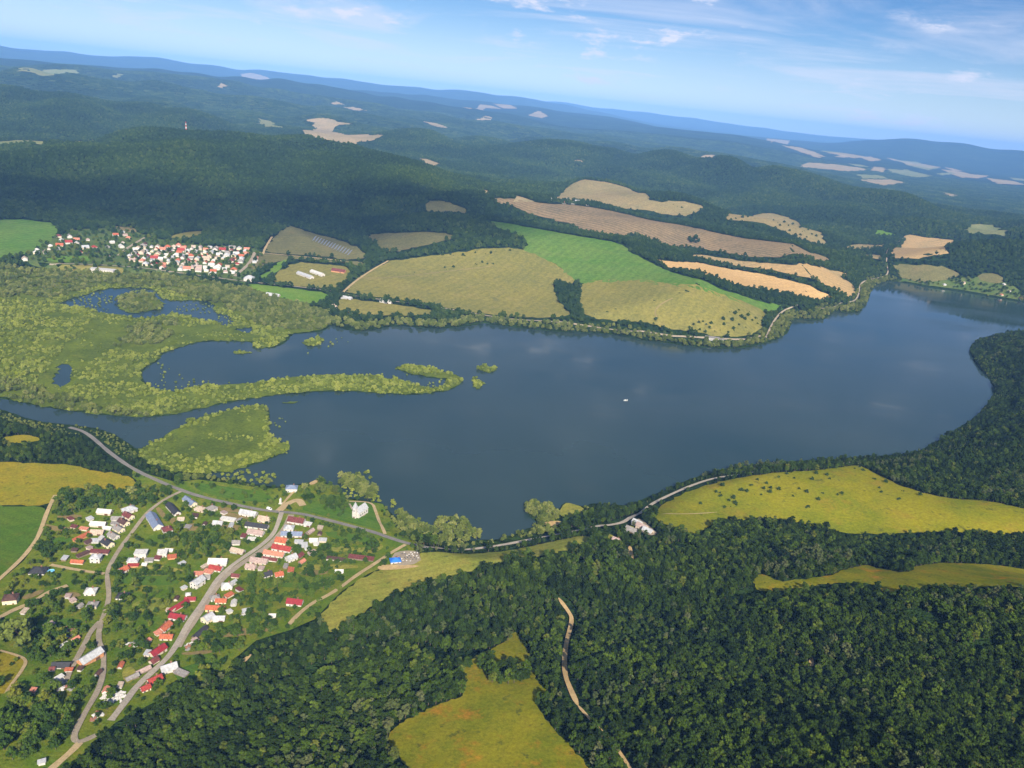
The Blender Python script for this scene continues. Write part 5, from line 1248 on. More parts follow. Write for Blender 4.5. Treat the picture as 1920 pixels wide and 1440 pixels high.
 (630, 1052, 22, 4.5, -2, 2.8, 'shed', 'brown', 'white', "long white garden shed with brown roof left of the path", 'shed'),
 (677, 1050, 30, 6, -2, 2.8, 'shed', 'maroon', 'wood', "long brown barn beside the path to the cemetery", 'barn'),
 (636, 1075, 9, 6, 10, 2.6, 'gable', 'white', 'grey', "white-roofed hut beside the rounded garden trees", 'shed'),
 # roadside yard right of the wood
 (1183, 998, 13, 9, -35, 3.6, 'gable', 'grey', 'grey', "grey workshop left of the roadside yard in the wood", 'shed'),
 (1194, 984, 11, 8, -38, 3.6, 'gable', 'light', 'white', "pale roof nearest the road in the roadside yard", 'shed'),
 (1203, 991, 13, 8, -38, 3.6, 'gable', 'pink', 'beige', "pinkish roof in the middle of the roadside yard", 'shed'),
 (1214, 999, 12, 8, -38, 3.4, 'gable', 'light', 'beige', "pale roof farthest from the road in the roadside yard", 'shed'),
 (1156, 1016, 10, 7, -30, 2.8, 'gable', 'pink', 'beige', "half-hidden pinkish cottage between the trees left of the yard", 'house'),
 (1099, 965, 9, 8, 30, 2.2, 'gable', 'white', 'white', "white steep cabin on the little shore lawn", 'house'),
 # beyond the lake
 (193, 510, 46, 14, 4, 6.0, 'flat', 'white', 'white', "long white flat-roofed building below the far village", 'building'),
 (572, 519, 48, 10, -38, 4.0, 'gable', 'light', 'white', "left of the two pale livestock sheds on the far farm", 'barn'),
 (595, 515, 40, 10, -38, 4.0, 'gable', 'white', 'white', "right of the two pale livestock sheds on the far farm", 'barn'),
 (635, 511, 30, 12, -10, 4.0, 'gable', 'maroon', 'brick', "maroon-roofed shed on the far farm's brown yard", 'barn'),
 (512, 557, 26, 10, -8, 4.0, 'gable', 'light', 'beige', "pale barn on the bright green field below the far road", 'barn'),
 (624, 578, 15, 11, 20, 4.5, 'hip', 'beige', 'white', "beige hut where the path meets the far marsh trees", 'house'),
 (650, 561, 22, 8, -14, 3.5, 'gable', 'light', 'grey', "left pale shed on the strip below the far shore road", 'shed'),
 (724, 568, 24, 9, -14, 3.8, 'gable', 'white', 'white', "right white shed on the strip below the far shore road", 'shed'),
 (468, 527, 20, 16, 10, 7.0, 'hip', 'light', 'white', "pale hipped depot at the right foot of the far village", 'building'),
 (1339, 637, 34, 12, -6, 4.5, 'flat', 'grey', 'grey', "low grey boathouse on the headland shore", 'building'),
]
for a in HS:
    cx_, cy_, L, W, ang, h, kind, rf, wl_, lab = a[:10]; cat = a[10] if len(a) > 10 else "house"
    house(cx_, cy_, L, W, ang, h, kind, rf, wl_, lab, cat, cat if cat != "house" else "house", openings=cat in ("house", "building", "hall"), storeys=2 if h > 5 else 1)

SHEDS = [(130, 975, "west"), (140, 990, "west"), (168, 975, "west"), (205, 992, "west"), (165, 1018, "west"), (190, 1012, "west"), (140, 1035, "west"), (170, 1030, "west"), (215, 985, "west"), (125, 1050, "west"), (160, 996, "west"),
 (340, 975, "upper"), (365, 970, "upper"), (385, 985, "upper"), (432, 990, "upper"), (450, 978, "upper"), (420, 965, "upper"), (455, 1010, "upper"), (470, 1015, "upper"), (350, 992, "upper"),
 (600, 1005, "lake-road"), (592, 1025, "lake-road"), (606, 1018, "lake-road"), (585, 1040, "lake-road"), (598, 992, "lake-road"), (570, 1010, "lake-road"), (560, 1018, "lake-road"), (615, 1030, "lake-road"), (565, 1058, "lake-road"), (535, 1066, "lake-road"), (548, 1072, "lake-road"), (490, 1070, "lake-road"),
 (440, 1095, "middle"), (450, 1110, "middle"), (432, 1120, "middle"), (440, 1135, "middle"), (430, 1150, "middle"), (385, 1065, "middle"), (375, 1078, "middle"), (345, 1105, "middle"), (330, 1125, "middle"), (318, 1150, "middle"), (295, 1190, "middle"), (278, 1205, "middle"), (280, 1230, "middle"), (340, 1060, "middle"), (270, 1062, "middle"), (295, 1050, "middle"), (318, 1035, "middle"),
 (130, 1120, "lower-left"), (140, 1130, "lower-left"), (45, 1150, "lower-left"), (95, 1175, "lower-left"), (140, 1200, "lower-left"), (98, 1258, "lower-left"), (130, 1262, "lower-left"), (100, 1285, "lower-left"), (150, 1260, "lower-left"), (185, 1265, "lower-left"), (225, 1250, "lower-left"), (228, 1290, "lower-left"), (200, 1300, "lower-left"), (65, 1300, "lower-left")]
for k, (cx_, cy_, zone) in enumerate(SHEDS):
    rf = random.choice(['grey', 'pink', 'light', 'maroon', 'salmon', 'white', 'beige', 'brown', 'orange'])
    wd = {'grey': "grey-roofed", 'pink': "pinkish-roofed", 'light': "pale tin", 'maroon': "maroon-roofed", 'salmon': "salmon-roofed", 'white': "white-roofed", 'beige': "beige-roofed", 'brown': "brown-roofed", 'orange': "orange-roofed"}[rf]
    house(cx_ + random.uniform(-3, 3), cy_ + random.uniform(-2, 2), random.uniform(5, 10), random.uniform(4, 6), random.choice((5, 60, 95, 150)) + random.uniform(-8, 8), random.uniform(2.3, 2.9), random.choice(('gable', 'shed', 'shed')), rf, random.choice(('wood', 'grey', 'beige', 'white')), "small %s outbuilding in the %s gardens of the near village" % (wd, zone), "shed", "outbuilding", openings=False, group="%s outbuildings of the %s gardens" % (wd, zone))

# the white chapel with its tower
x, y, z = hit1(675, 966); e = empty("chapel", (x, y, z), math.radians(66))
V_, F_ = wall_vf(15, 8, 6.5, 'gable', 4.2); mesh_obj("nave", V_, F_, WALL['white'], e)
V_, F_ = roof_vf(15, 8, 6.5, 'gable', 4.2, .35); mesh_obj("roof", V_, F_, ROOF['light'], e)
v, f = box_vf(-9.6, -6.4, -1.9, 1.9, -2, 12); tw = mesh_obj("tower", v, f, WALL['white'], e)
mesh_obj("spire", [(-10, -2.3, 12), (-6, -2.3, 12), (-6, 2.3, 12), (-10, 2.3, 12), (-8, 0, 18.5)], [(0, 1, 4), (1, 2, 4), (2, 3, 4), (3, 0, 4), (3, 2, 1, 0)], ROOF['light'], tw)
for sg in (-1, 1):
    for q in range(4): put("window", ME_WIN, e, (-4.5 + q * 3.2, sg * 4.0, 3.6), 0 if sg == -1 else math.pi, (1, 1, 1.7))
put("door", ME_DOOR, e, (-9.6, 0, 0), -math.pi / 2, (1.4, 1, 1.3)); put("window", ME_WIN, tw, (-9.6, 0, 9.2), -math.pi / 2)
tag(e, "white chapel with pointed tower on its lawn by the lake", "chapel"); BUILT.append((x, y, 11, 16, 9, 1.1))
# white wayside column by the shore house
x, y, z = hit1(526, 945); e = empty("monument", (x, y, z))
v, f = box_vf(-1.6, 1.6, -1.6, 1.6, -1, 1.0); mesh_obj("plinth", v, f, WALL['white'], e)
v, f = box_vf(-.9, .9, -.9, .9, 1.0, 5.2); mesh_obj("shaft", v, f, WALL['white'], e)
mesh_obj("cap", [(-1.2, -1.2, 5.2), (1.2, -1.2, 5.2), (1.2, 1.2, 5.2), (-1.2, 1.2, 5.2), (0, 0, 7.4)], [(0, 1, 4), (1, 2, 4), (2, 3, 4), (3, 0, 4), (3, 2, 1, 0)], ROOF['light'], e)
tag(e, "small white wayside shrine beside the lake road junction", "shrine")
# cemetery: blue-roofed mortuary and gravestones
house(741, 1055, 12, 9, 20, 3.6, 'hip', 'skyblue', 'white', "white mortuary with bright blue roof in the cemetery", "building", "mortuary")
GRAVE = [paint("pale_gravestone", (.55, .54, .52), .25, .4), paint("dark_gravestone", (.10, .10, .11), .3, .4)]
def grave_me(mt):
    V_ = []; F_ = []
    for bx in (box_vf(-.55, .55, -1.1, 1.1, -.3, .35), box_vf(-.55, .55, 1.1, 1.35, -.3, 1.3), box_vf(-.38, .38, -.9, .9, .35, .42)):
        n = len(V_); V_ += bx[0]; F_ += [tuple(i + n for i in q) for q in bx[1]]
    return me_of("gravestone", V_, F_, [mt])
GM = [grave_me(q) for q in GRAVE]
w_cem = hit_poly([(752, 1040), (760, 1036), (783, 1037), (786, 1056), (754, 1058)], 0)
gx_, gy_ = area_pts([w_cem], 3.0, .12)
for k, (a, b) in enumerate(zip(gx_, gy_)):
    if random.random() < .82:
        d_ = random.random() < .4
        o = put("gravestone", GM[int(d_)], None, (a, b, float(gh(a, b)) + .45), math.radians(22) + random.uniform(-.06, .06), (1.0, random.uniform(.85, 1.15), random.uniform(.8, 1.25)))
        tag(o, "dark stone grave in the roadside cemetery" if d_ else "pale stone grave in the roadside cemetery", "grave", "dark graves in the cemetery" if d_ else "pale graves in the cemetery")
# garden pool, tarpaulin, rubble yard
x, y, z = hit1(96, 1072); e = empty("swimming_pool", (x, y, z + .25), .3)
ring = [(math.cos(q * .3927) * 2.6, math.sin(q * .3927) * 2.0) for q in range(16)]
V_ = [(a, b, -.5) for a, b in ring] + [(a, b, .9) for a, b in ring] + [(a * .92, b * .92, .9) for a, b in ring] + [(a * .92, b * .92, .55) for a, b in ring]
F_ = [(s_ * 16 + q, s_ * 16 + (q + 1) % 16, (s_ + 1) * 16 + (q + 1) % 16, (s_ + 1) * 16 + q) for s_ in range(3) for q in range(16)]
POOL = paint("pool_liner", (.25, .55, .75), .1); mesh_obj("rim", V_, F_, POOL, e)
t = NT("pool_water"); PW = t.done((.15, .45, .62), .08, .5); mesh_obj("water", [(a * .92, b * .92, .6) for a, b in ring], [tuple(range(16))], PW, e)
tag(e, "round light blue garden pool beside the black-roofed villa", "pool")
x, y, z = hit1(123, 1196); R = np.random.default_rng(3); V_ = []; F_ = []
for i in range(7):
    for j in range(5): V_.append(((i - 3) * .75, (j - 2) * .7, max(0, 1.5 - .35 * ((i - 3) ** 2 + (j - 2) ** 2) * .5 + R.uniform(-.15, .2))))
for i in range(6):
    for j in range(4): F_.append((i * 5 + j, (i + 1) * 5 + j, (i + 1) * 5 + j + 1, i * 5 + j + 1))
o = mesh_obj("tarpaulin", V_, F_, paint("light_blue_tarpaulin", (.22, .50, .66), .15, .5, .6, .3)); o.location = (x, y, z + .3); tag(o, "crumpled light blue tarpaulin over a heap in the west gardens", "tarpaulin")
JUNK = [paint("pale_rubble", (.62, .60, .56), .3, .5), paint("rusty_scrap", (.30, .14, .09), .3, .5), paint("grey_rubble", (.28, .27, .26), .3, .5)]
def heap_me(seed, mt, big=1.0):
    R = np.random.default_rng(seed); V_ = []; F_ = []
    for k in range(9):
        c = R.uniform(-1.3, 1.3, 2); hh = R.uniform(.25, .9); w_, l_ = R.uniform(.3, .9, 2); a = R.uniform(0, 3)
        v, f = box_vf(-w_, w_, -l_, l_, -.4, hh); n = len(V_); ca, sa = math.cos(a), math.sin(a)
        V_ += [((p[0] * ca - p[1] * sa) + c[0], (p[0] * sa + p[1] * ca) + c[1], p[2] + p[0] * R.uniform(-.15, .15)) for p in v]; F_ += [tuple(i + n for i in q) for q in f]
    return me_of("scrap_heap", V_, F_, [mt])
HEAP = [heap_me(s_, JUNK[s_ % 3]) for s_ in range(6)]
for (cx_, cy_, n_, sx_, sy_, lab, grp) in [(211, 1308, 26, 18, 11, "pale heap of rubble and pallets between the two lower streets", "heaps in the rubble yard"), (185, 1345, 9, 14, 7, "small scrap heap above the lower street bend", "heaps above the street bend"),
      (125, 1188, 8, 12, 10, "scrap pile beside the light blue tarpaulin", "piles beside the tarpaulin"), (118, 1285, 8, 14, 12, "scrap pile below the charcoal barn", "piles below the charcoal barn"), (245, 1210, 6, 12, 6, "pale pile in the middle gardens left of the crimson house", "piles in the middle gardens"),
      (575, 1010, 12, 16, 12, "scrap pile behind the upper main street houses", "piles behind the main street"), (460, 1152, 6, 12, 6, "scrap pile around the hut in the lower gardens", "piles in the lower gardens"), (352, 1215, 6, 8, 8, "pale heap beside the lower main street", "heaps beside the lower main street")]:
    for k in range(n_):
        a, b, c = hit1(cx_ + random.uniform(-sx_, sx_), cy_ + random.uniform(-sy_, sy_))
        o = put("scrap_heap", HEAP[random.randrange(6)] if n_ < 20 else HEAP[random.choice((0, 3, 0, 3, 2))], None, (a, b, c + .3), random.uniform(0, 6), (random.uniform(.6, 1.3),) * 3); tag(o, lab, "scrap heap", grp)

# --- the far village: each house on its own
fv = {}
def small_house(kind, rf, wl_, L=11, W=8.5, h=4.2):
    k_ = (kind, rf, wl_)
    if k_ not in fv:
        rise = W * .38
        V_, F_ = wall_vf(L, W, h, kind, rise); V2, F2 = roof_vf(L, W, h, kind, rise, .5)
        fv[k_] = (me_of("far_wall", V_, F_, [WALL[wl_]]), me_of("far_roof", V2, F2, [ROOF[rf]]))
    return fv[k_]
COLN = {'red': "red", 'orange': "orange", 'light': "pale grey", 'white': "white", 'brown': "dark brown", 'grey': "slate grey", 'salmon': "faded salmon", 'dark': "charcoal", 'maroon': "maroon", 'pink': "pinkish", 'beige': "beige"}
def row_houses(W_, s, ang, place, grp, pick, keep, sz=(.7, 1.3), cat="house", nm="far_house"):
    ca, sa = math.cos(ang), math.sin(ang); c = W_.mean(0)
    q = (W_ - c) @ np.array([[ca, -sa], [sa, ca]])
    X, Y = np.meshgrid(np.arange(q[:, 0].min(), q[:, 0].max(), s[0]), np.arange(q[:, 1].min(), q[:, 1].max(), s[1]))
    X = X.ravel() + rng.uniform(-.22, .22, X.size) * s[0]; Y = Y.ravel() + rng.uniform(-.18, .18, Y.size) * s[1]
    x_ = c[0] + X * ca - Y * sa; y_ = c[1] + X * sa + Y * ca
    k = inpoly(W_, x_, y_) & off_roads(x_, y_, 4.0) & (gh(x_, y_) > .6) & (rng.random(len(x_)) < keep(x_, y_))
    for a, b in zip(x_[k], y_[k]):
        rf = random.choice(pick); wl_ = random.choice(('white', 'white', 'white', 'cream', 'beige')); kd = random.choice(('gable', 'gable', 'hip'))
        wm_, rm_ = small_house(kd, rf, wl_)
        e = empty(nm, (a, b, float(gh(a, b))), ang + random.choice((0, math.pi / 2)) + random.uniform(-.15, .15), random.uniform(*sz))
        put("wall", wm_, e); put("roof", rm_, e)
        ws = {'white': "white", 'cream': "cream", 'beige': "beige"}[wl_]; ks = {'gable': "gabled", 'hip': "hipped"}[kd]
        tag(e, "%s house with %s %s roof %s" % (ws, COLN[rf], ks, place), cat, "%s %s %s houses %s" % (ws, COLN[rf], ks, grp)); BUILT.append((a, b, 8, 12, 9, 0))
PICK = ['light', 'light', 'light', 'white', 'white', 'white', 'beige', 'beige', 'red', 'orange', 'salmon', 'salmon', 'grey', 'pink', 'pink', 'brown', 'maroon']
_sa, _sb = hit([(240, 500)])[0], hit([(440, 512)])[0]; FANG = math.atan2(_sb[1] - _sa[1], _sb[0] - _sa[0])
DENSE = hit_poly([(225, 490), (262, 455), (285, 462), (330, 462), (400, 466), (475, 470), (490, 488), (465, 505), (440, 517), (400, 517), (340, 509), (280, 502)], 0)
LEFTV = hit_poly([(45, 489), (75, 462), (100, 447), (145, 440), (150, 455), (130, 470), (105, 478), (60, 489)], 0)
MIDV = hit_poly([(150, 450), (200, 445), (240, 432), (256, 440), (240, 460), (215, 478), (180, 490), (150, 478)], 0)
row_houses(DENSE, (17, 25), FANG, "in the dense right half of the far village", "right half of the far village", PICK, lambda a, b: .95)
row_houses(LEFTV, (19, 32), FANG + .3, "in the left corner of the far village", "left corner of the far village", PICK, lambda a, b: .72)
row_houses(MIDV, (22, 40), FANG + .5, "in the leafy middle of the far village", "middle of the far village", PICK, lambda a, b: .5)
row_houses(w_cott, (30, 40), .2, "among the cottages on the right far shore", "cottages on the right far shore", PICK, lambda a, b: .42, (.7, 1.05), "cottage", "lake_cottage")
HAM = hit_poly([(1028, 372), (1060, 375), (1110, 384), (1108, 389), (1050, 381), (1025, 378)], 0)
row_houses(HAM, (26, 34), .1, "in the hamlet under the dry hill", "hamlet under the dry hill", ['light', 'white', 'white', 'salmon'], lambda a, b: .5, (1.0, 1.4))
HAM2 = hit_poly([(570, 255), (612, 263), (668, 268), (664, 271), (608, 267), (566, 258)], 0)
row_houses(HAM2, (70, 60), .1, "in the hamlet below the far stubble hill", "hamlet below the far stubble hill", ['light', 'white'], lambda a, b: .35, (1.5, 2.2))

# --- solar park on the olive slope
t = NT("solar_cells"); SOL = t.done(t.mix(t.noise(3, 2), (.17, .19, .25), (.25, .28, .34)), .35, .4)
PST = paint("panel_post", (.35, .35, .35), .1)
a0, a1 = hit([(588, 448)])[0], hit([(660, 474)])[0]; b0, b1 = hit([(585, 450)])[0], hit([(640, 477)])[0]
for k in range(14):
    f0 = k / 13; p0 = hit([(587 + 65 * f0, 452 + 27 * f0)])[0]; p1 = hit([(592 + 67 * f0, 444.5 + 26 * f0)])[0]
    d = (p1 - p0); L = np.linalg.norm(d); d /= L; n_ = np.array([-d[1], d[0]])
    if n_[1] > 0: n_ = -n_
    e = empty("solar_panel_row", (p0[0], p0[1], float(gh(*p0))), 0)
    V_ = []; F_ = []; ns = 8
    PV_ = []; PF_ = []
    for i in range(ns + 1):
        q = p0 + d * L * i / ns; g0 = float(gh(*q)); lo = q + n_ * 2.2; hi = q - n_ * 2.2
        for pt, zz in ((lo, .9), (hi, 3.4)):
            V_.append((pt[0] - p0[0], pt[1] - p0[1], g0 + zz - float(gh(*p0)))); 
        for pt, zz in ((lo, .9), (hi, 3.4)):
            v, f = box_vf(-.15, .15, -.15, .15, -1.5, zz - .1); m0 = len(PV_); PV_ += [(c_[0] + pt[0] - p0[0], c_[1] + pt[1] - p0[1], c_[2] + g0 - float(gh(*p0))) for c_ in v]; PF_ += [tuple(j + m0 for j in r) for r in f]
    F_ = [(2 * i, 2 * i + 2, 2 * i + 3, 2 * i + 1) for i in range(ns)]
    nb_ = len(V_); V_ += [(a, b, c - .15) for a, b, c in V_]; F_ += [tuple(j + nb_ for j in r[::-1]) for r in F_]
    mesh_obj("panel", V_, F_, SOL, e); mesh_obj("post", PV_, PF_, PST, e)
    tag(e, "pale blue-grey row of tilted solar panels on the olive slope", "solar panels", "solar panel rows")

# --- red and white mast on the hill crest
d = rays([(349, 243)])[0]; tt_ = np.arange(2600, 3600, 10.0); dd = d / math.hypot(d[0], d[1])
sk = gh(dd[0] * tt_, dd[1] * tt_); el = (sk - H) / tt_; kbest = int(np.argmax(el)); bx_, by_, bz_ = dd[0] * tt_[kbest], dd[1] * tt_[kbest], sk[kbest]
e = empty("mast", (bx_, by_, bz_)); MR = paint("mast_red", (.55, .04, .03), .1); MW = paint("mast_white", (.8, .8, .78), .1)
for k in range(6):
    z0, z1 = 2 + k * 6.5, 2 + (k + 1) * 6.5; r1, r2 = 2.2 - k * .27, 2.2 - (k + 1) * .27; V_ = []; F_ = []
    for zz, rr in ((z0 - (4 if k == 0 else 0), r1), (z1, r2)): V_ += [(rr, rr, zz), (-rr, rr, zz), (-rr, -rr, zz), (rr, -rr, zz)]
    F_ = [(0, 1, 5, 4), (1, 2, 6, 5), (2, 3, 7, 6), (3, 0, 4, 7), (4, 5, 6, 7)]
    mesh_obj("section", V_, F_, MW if k % 2 == 0 else MR, e)
tag(e, "red and white banded mast on the wooded hill crest", "mast")

# --- white van on the lake road by the junction
def car(cx_, cy_, rz, lab, L=5.2, W=1.95, col=(.72, .72, .70)):
    x, y, z = hit1(cx_, cy_); e = empty("van", (x, y, z + 1.35), rz); PT = paint("van_paint", col, .08, 1.0, .35, .5); TY = paint("tyre_rubber", (.03, .03, .03), .1)
    pf = [(-L / 2, .35), (L / 2, .35), (L / 2, 1.0), (L / 2 - .9, 1.2), (L / 2 - 1.6, 2.0), (-L / 2 + .1, 2.1)]
    n = len(pf); V_ = [(a, -W / 2, b) for a, b in pf] + [(a, W / 2, b) for a, b in pf]; F_ = [tuple(range(n)), tuple(range(2 * n - 1, n - 1, -1))] + [(i, n + i, n + (i + 1) % n, (i + 1) % n)[::-1] for i in range(n)]
    mesh_obj("body", V_, F_, PT, e)
    mesh_obj("windscreen", [(L / 2 - .95, -W * .42, 1.22), (L / 2 - .95, W * .42, 1.22), (L / 2 - 1.55, W * .40, 1.97), (L / 2 - 1.55, -W * .40, 1.97)], [(0, 1, 2, 3)], GLASS, e).location = (.03, 0, .03)
    for sx in (-1, 1):
        for sy in (-1, 1):
            V_ = [(sx * L * .32 + .36 * math.cos(q * .628), sy * W * (.40 + .1 * s2), .36 + .36 * math.sin(q * .628)) for s2 in (0, 1.1) for q in range(10)]
            mesh_obj("wheel", V_, [tuple(range(10)), tuple(range(19, 9, -1))] + [(q, (q + 1) % 10, 10 + (q + 1) % 10, 10 + q) for q in range(10)], TY, e)
    tag(e, lab, "van")
car(505, 957.5, -.35, "white van on the lake road left of the junction")

# --- boats on the lake
BOATM = paint("white_boat_hull", (.8, .8, .78), .08); BOATD = paint("boat_deck", (.45, .38, .30), .2)
def boat(cx_, cy_, L, rz, lab):
    x, y = plane([(cx_, cy_)])[0]; e = empty("boat", (x, y, 0), rz)
    st = [(-.5, .75), (-.2, .95), (.15, .9), (.38, .5), (.5, .04)]; V_ = []
    for u, w_ in st:
        hw = L * .17 * w_; V_ += [(u * L, -hw, .75), (u * L, -hw * .6, -.25), (u * L, hw * .6, -.25), (u * L, hw, .75)]
    F_ = []
    for i in range(4):
        for j in range(3): F_.append((i * 4 + j, i * 4 + j + 1, (i + 1) * 4 + j + 1, (i + 1) * 4 + j))
    F_.append((0, 3, 2, 1)); mesh_obj("hull", V_, F_, BOATM, e)
    mesh_obj("deck", [(V_[i * 4][0], V_[i * 4][1] * .98, .6) for i in range(5)] + [(V_[i * 4 + 3][0], V_[i * 4 + 3][1] * .98, .6) for i in range(4, -1, -1)], [tuple(range(10))], BOATD, e)
    v, f = box_vf(-L * .12, L * .14, -L * .1, L * .1, .6, 1.7); mesh_obj("cabin", v, f, BOATM, e)
    tag(e, lab, "boat")
boat(1172, 751, 4.5, .4, "left one of two small white boats on the open lake"); boat(1176, 751, 3.6, 1.2, "right one of two small white boats on the open lake")

# ------------------------------------------------------------------ trees between the houses
BA = np.array([(b[0], b[1], b[2]) for b in BUILT])
def clear_of_houses(x, y, extra=1.2):
    k = np.ones(x.shape, bool)
    for (bx, by, br, L, W, a) in BUILT:
        m_ = (abs(x - bx) < br + 8) & (abs(y - by) < br + 8)
        if m_.any():
            dx = x[m_] - bx; dy = y[m_] - by; u = dx * math.cos(a) + dy * math.sin(a); v = -dx * math.sin(a) + dy * math.cos(a)
            kk = k[m_]; kk &= (abs(u) > L / 2 + extra + 1.2) | (abs(v) > W / 2 + extra + 1.2); k[m_] = kk
    return k
DEN = [ # (photo polygon, spacing, keep, size)
 ([(108, 925), (150, 920), (260, 922), (335, 925), (320, 935), (275, 950), (235, 950), (180, 955), (130, 962), (100, 962)], 6.0, .95, 1.05),
 ([(75, 1000), (85, 965), (105, 960), (150, 965), (160, 985), (150, 1040), (120, 1055), (70, 1050)], 8, .45, .75),
 ([(62, 1020), (140, 1025), (150, 1045), (70, 1055)], 6.5, .7, .85),
 ([(210, 1060), (235, 1040), (225, 1075), (228, 1110), (222, 1145), (214, 1170), (206, 1200), (205, 1240), (212, 1280), (222, 1300), (200, 1320), (196, 1260), (198, 1220), (192, 1195), (200, 1165), (208, 1130), (204, 1090)], 5.2, .95, .95),
 ([(235, 1085), (340, 1060), (390, 1095), (350, 1125), (300, 1160), (250, 1180), (230, 1140)], 9, .5, .85),
 ([(300, 1000), (350, 1000), (440, 1000), (470, 1020), (430, 1045), (380, 1060), (330, 1060), (300, 1050)], 6.5, .72, .95),
 ([(330, 950), (400, 970), (480, 980), (490, 1000), (440, 1000), (350, 980)], 9, .35, .65),
 ([(420, 1110), (470, 1080), (540, 1095), (570, 1110), (530, 1150), (450, 1145)], 6.0, .8, .95),
 ([(540, 1040), (610, 1030), (625, 1055), (560, 1062)], 6, .8, 1.0),
 ([(560, 1068), (660, 1072), (645, 1100), (600, 1110), (540, 1090)], 6.5, .7, .95),
 ([(570, 1105), (615, 1095), (625, 1108), (600, 1125), (565, 1128)], 6, .85, 1.0),
 ([(590, 985), (640, 985), (720, 1010), (715, 1040), (620, 1040), (590, 1010)], 9, .4, .75),
 ([(385, 1150), (450, 1150), (540, 1155), (545, 1178), (480, 1198), (440, 1228), (400, 1230), (370, 1215)], 7, .62, .9),
 ([(520, 1140), (590, 1140), (585, 1165), (545, 1180)], 6.5, .7, .85),
 ([(30, 1145), (60, 1135), (100, 1115), (130, 1105), (165, 1125), (150, 1160), (60, 1170)], 7, .65, .85),
 ([(0, 1160), (80, 1165), (160, 1175), (150, 1230), (60, 1235), (0, 1215)], 8.5, .5, .85),
 ([(80, 1180), (120, 1175), (115, 1235), (85, 1228)], 6, .85, 1.15),
 ([(55, 1235), (95, 1240), (110, 1290), (90, 1330), (30, 1320), (25, 1290)], 7, .7, .9),
 ([(10, 1305), (90, 1320), (130, 1330), (140, 1370), (120, 1420), (60, 1440), (0, 1440)], 5.8, .92, 1.1),
 ([(120, 1260), (190, 1265), (180, 1300), (150, 1340), (120, 1330)], 8, .55, .85),
 ([(200, 1210), (260, 1190), (300, 1250), (250, 1270), (215, 1260)], 8.5, .45, .75),
 ([(185, 1310), (215, 1300), (230, 1320), (200, 1350), (165, 1360)], 8, .4, .65),
 ([(340, 912), (500, 925), (520, 935), (500, 950), (400, 935)], 11, .25, .6),
 ([(430, 895), (480, 900), (545, 905), (540, 925), (470, 920), (380, 905)], 7, .6, .7),
 ([(545, 925), (580, 915), (650, 915), (652, 945), (600, 955), (570, 940)], 8, .45, .9),
 ([(612, 940), (655, 935), (652, 960), (608, 962)], 5.2, .9, .9),
 ([(360, 1290), (420, 1262), (440, 1232), (300, 1312)], 6, .8, 1.1),
]
tx = []; ty = []; ts = []
for q, s_, kp, sz_ in DEN:
    a, b = area_pts([hit_poly(q, 1)], s_); m_ = rng.random(len(a)) < kp
    tx.append(a[m_]); ty.append(b[m_]); ts.append(rng.uniform(.6, 1.35, m_.sum()) * sz_)
a, b = area_pts([w_vil], 7.5); m_ = (rng.random(len(a)) < .75) & (waves(a, b, 45, 5) > -.55); tx.append(a[m_]); ty.append(b[m_]); ts.append(rng.uniform(.35, 1.05, m_.sum()))
HEDGES = [[(108, 978), (160, 976)], [(100, 1003), (150, 1002)], [(95, 1035), (150, 1030)], [(300, 1010), (395, 1012)], [(330, 985), (400, 992)], [(240, 1080), (345, 1078)], [(300, 1110), (240, 1160)], [(330, 1180), (240, 1195)], [(262, 1200), (300, 1240)], [(590, 1018), (700, 1024)], [(610, 1040), (700, 1045)], [(560, 1060), (665, 1058)],
          [(430, 1125), (540, 1120)], [(420, 1165), (540, 1160)], [(500, 1095), (600, 1092)], [(80, 1100), (160, 1098)], [(0, 1200), (110, 1185)], [(600, 985), (700, 1012)], [(385, 965), (470, 985)], [(60, 1240), (140, 1215)], [(380, 935), (500, 960)], [(360, 1200), (440, 1190)], [(250, 1010), (300, 1030)], [(330, 1040), (420, 1030)]]
for q in HEDGES:
    c = densify(hit(q), 2.8); tx.append(c[:, 0] + rng.normal(0, .5, len(c))); ty.append(c[:, 1] + rng.normal(0, .5, len(c))); ts.append(rng.uniform(.35, .8, len(c)))
tx, ty, ts = map(np.concatenate, (tx, ty, ts))
lawnk = np.ones(tx.shape, bool)
for q in ([(651, 948), (655, 941), (697, 944), (718, 998), (690, 990), (640, 978)], [(735, 1038), (790, 1033), (792, 1060), (735, 1066)], [(706, 1065), (775, 1060), (790, 1064), (712, 1071)]): lawnk &= ~inpoly(hit_poly(q, 0), tx, ty)
k = off_roads(tx, ty, .6) & clear_of_houses(tx, ty) & (gh(tx, ty) > .5) & lawnk & inpoly(w_vil, tx, ty)
tx, ty, ts = tx[k], ty[k], ts[k]; tz = gh(tx, ty)
o_ = np.argsort(slant(tx, ty) / ts + np.where(strictly(tx, ty, tz + 2), 0, 1e6)); one = o_[:300]; rest = o_[300:]
for j in one:
    sz, ph = where(Z_GARD, tx[j], ty[j], tz[j] + 2, ts[j], 1.1); lb = sz + " green garden tree " + ph
    single("garden_tree", 'garden', tx[j], ty[j], tz[j] + .1, ts[j], lb, "tree", lb)
scatter("garden_shrubbery", SP['garden'][3], tx[rest], ty[rest], tz[rest] + .1, ts[rest], "smaller bushes and trees filling the near village gardens", "shrubs")
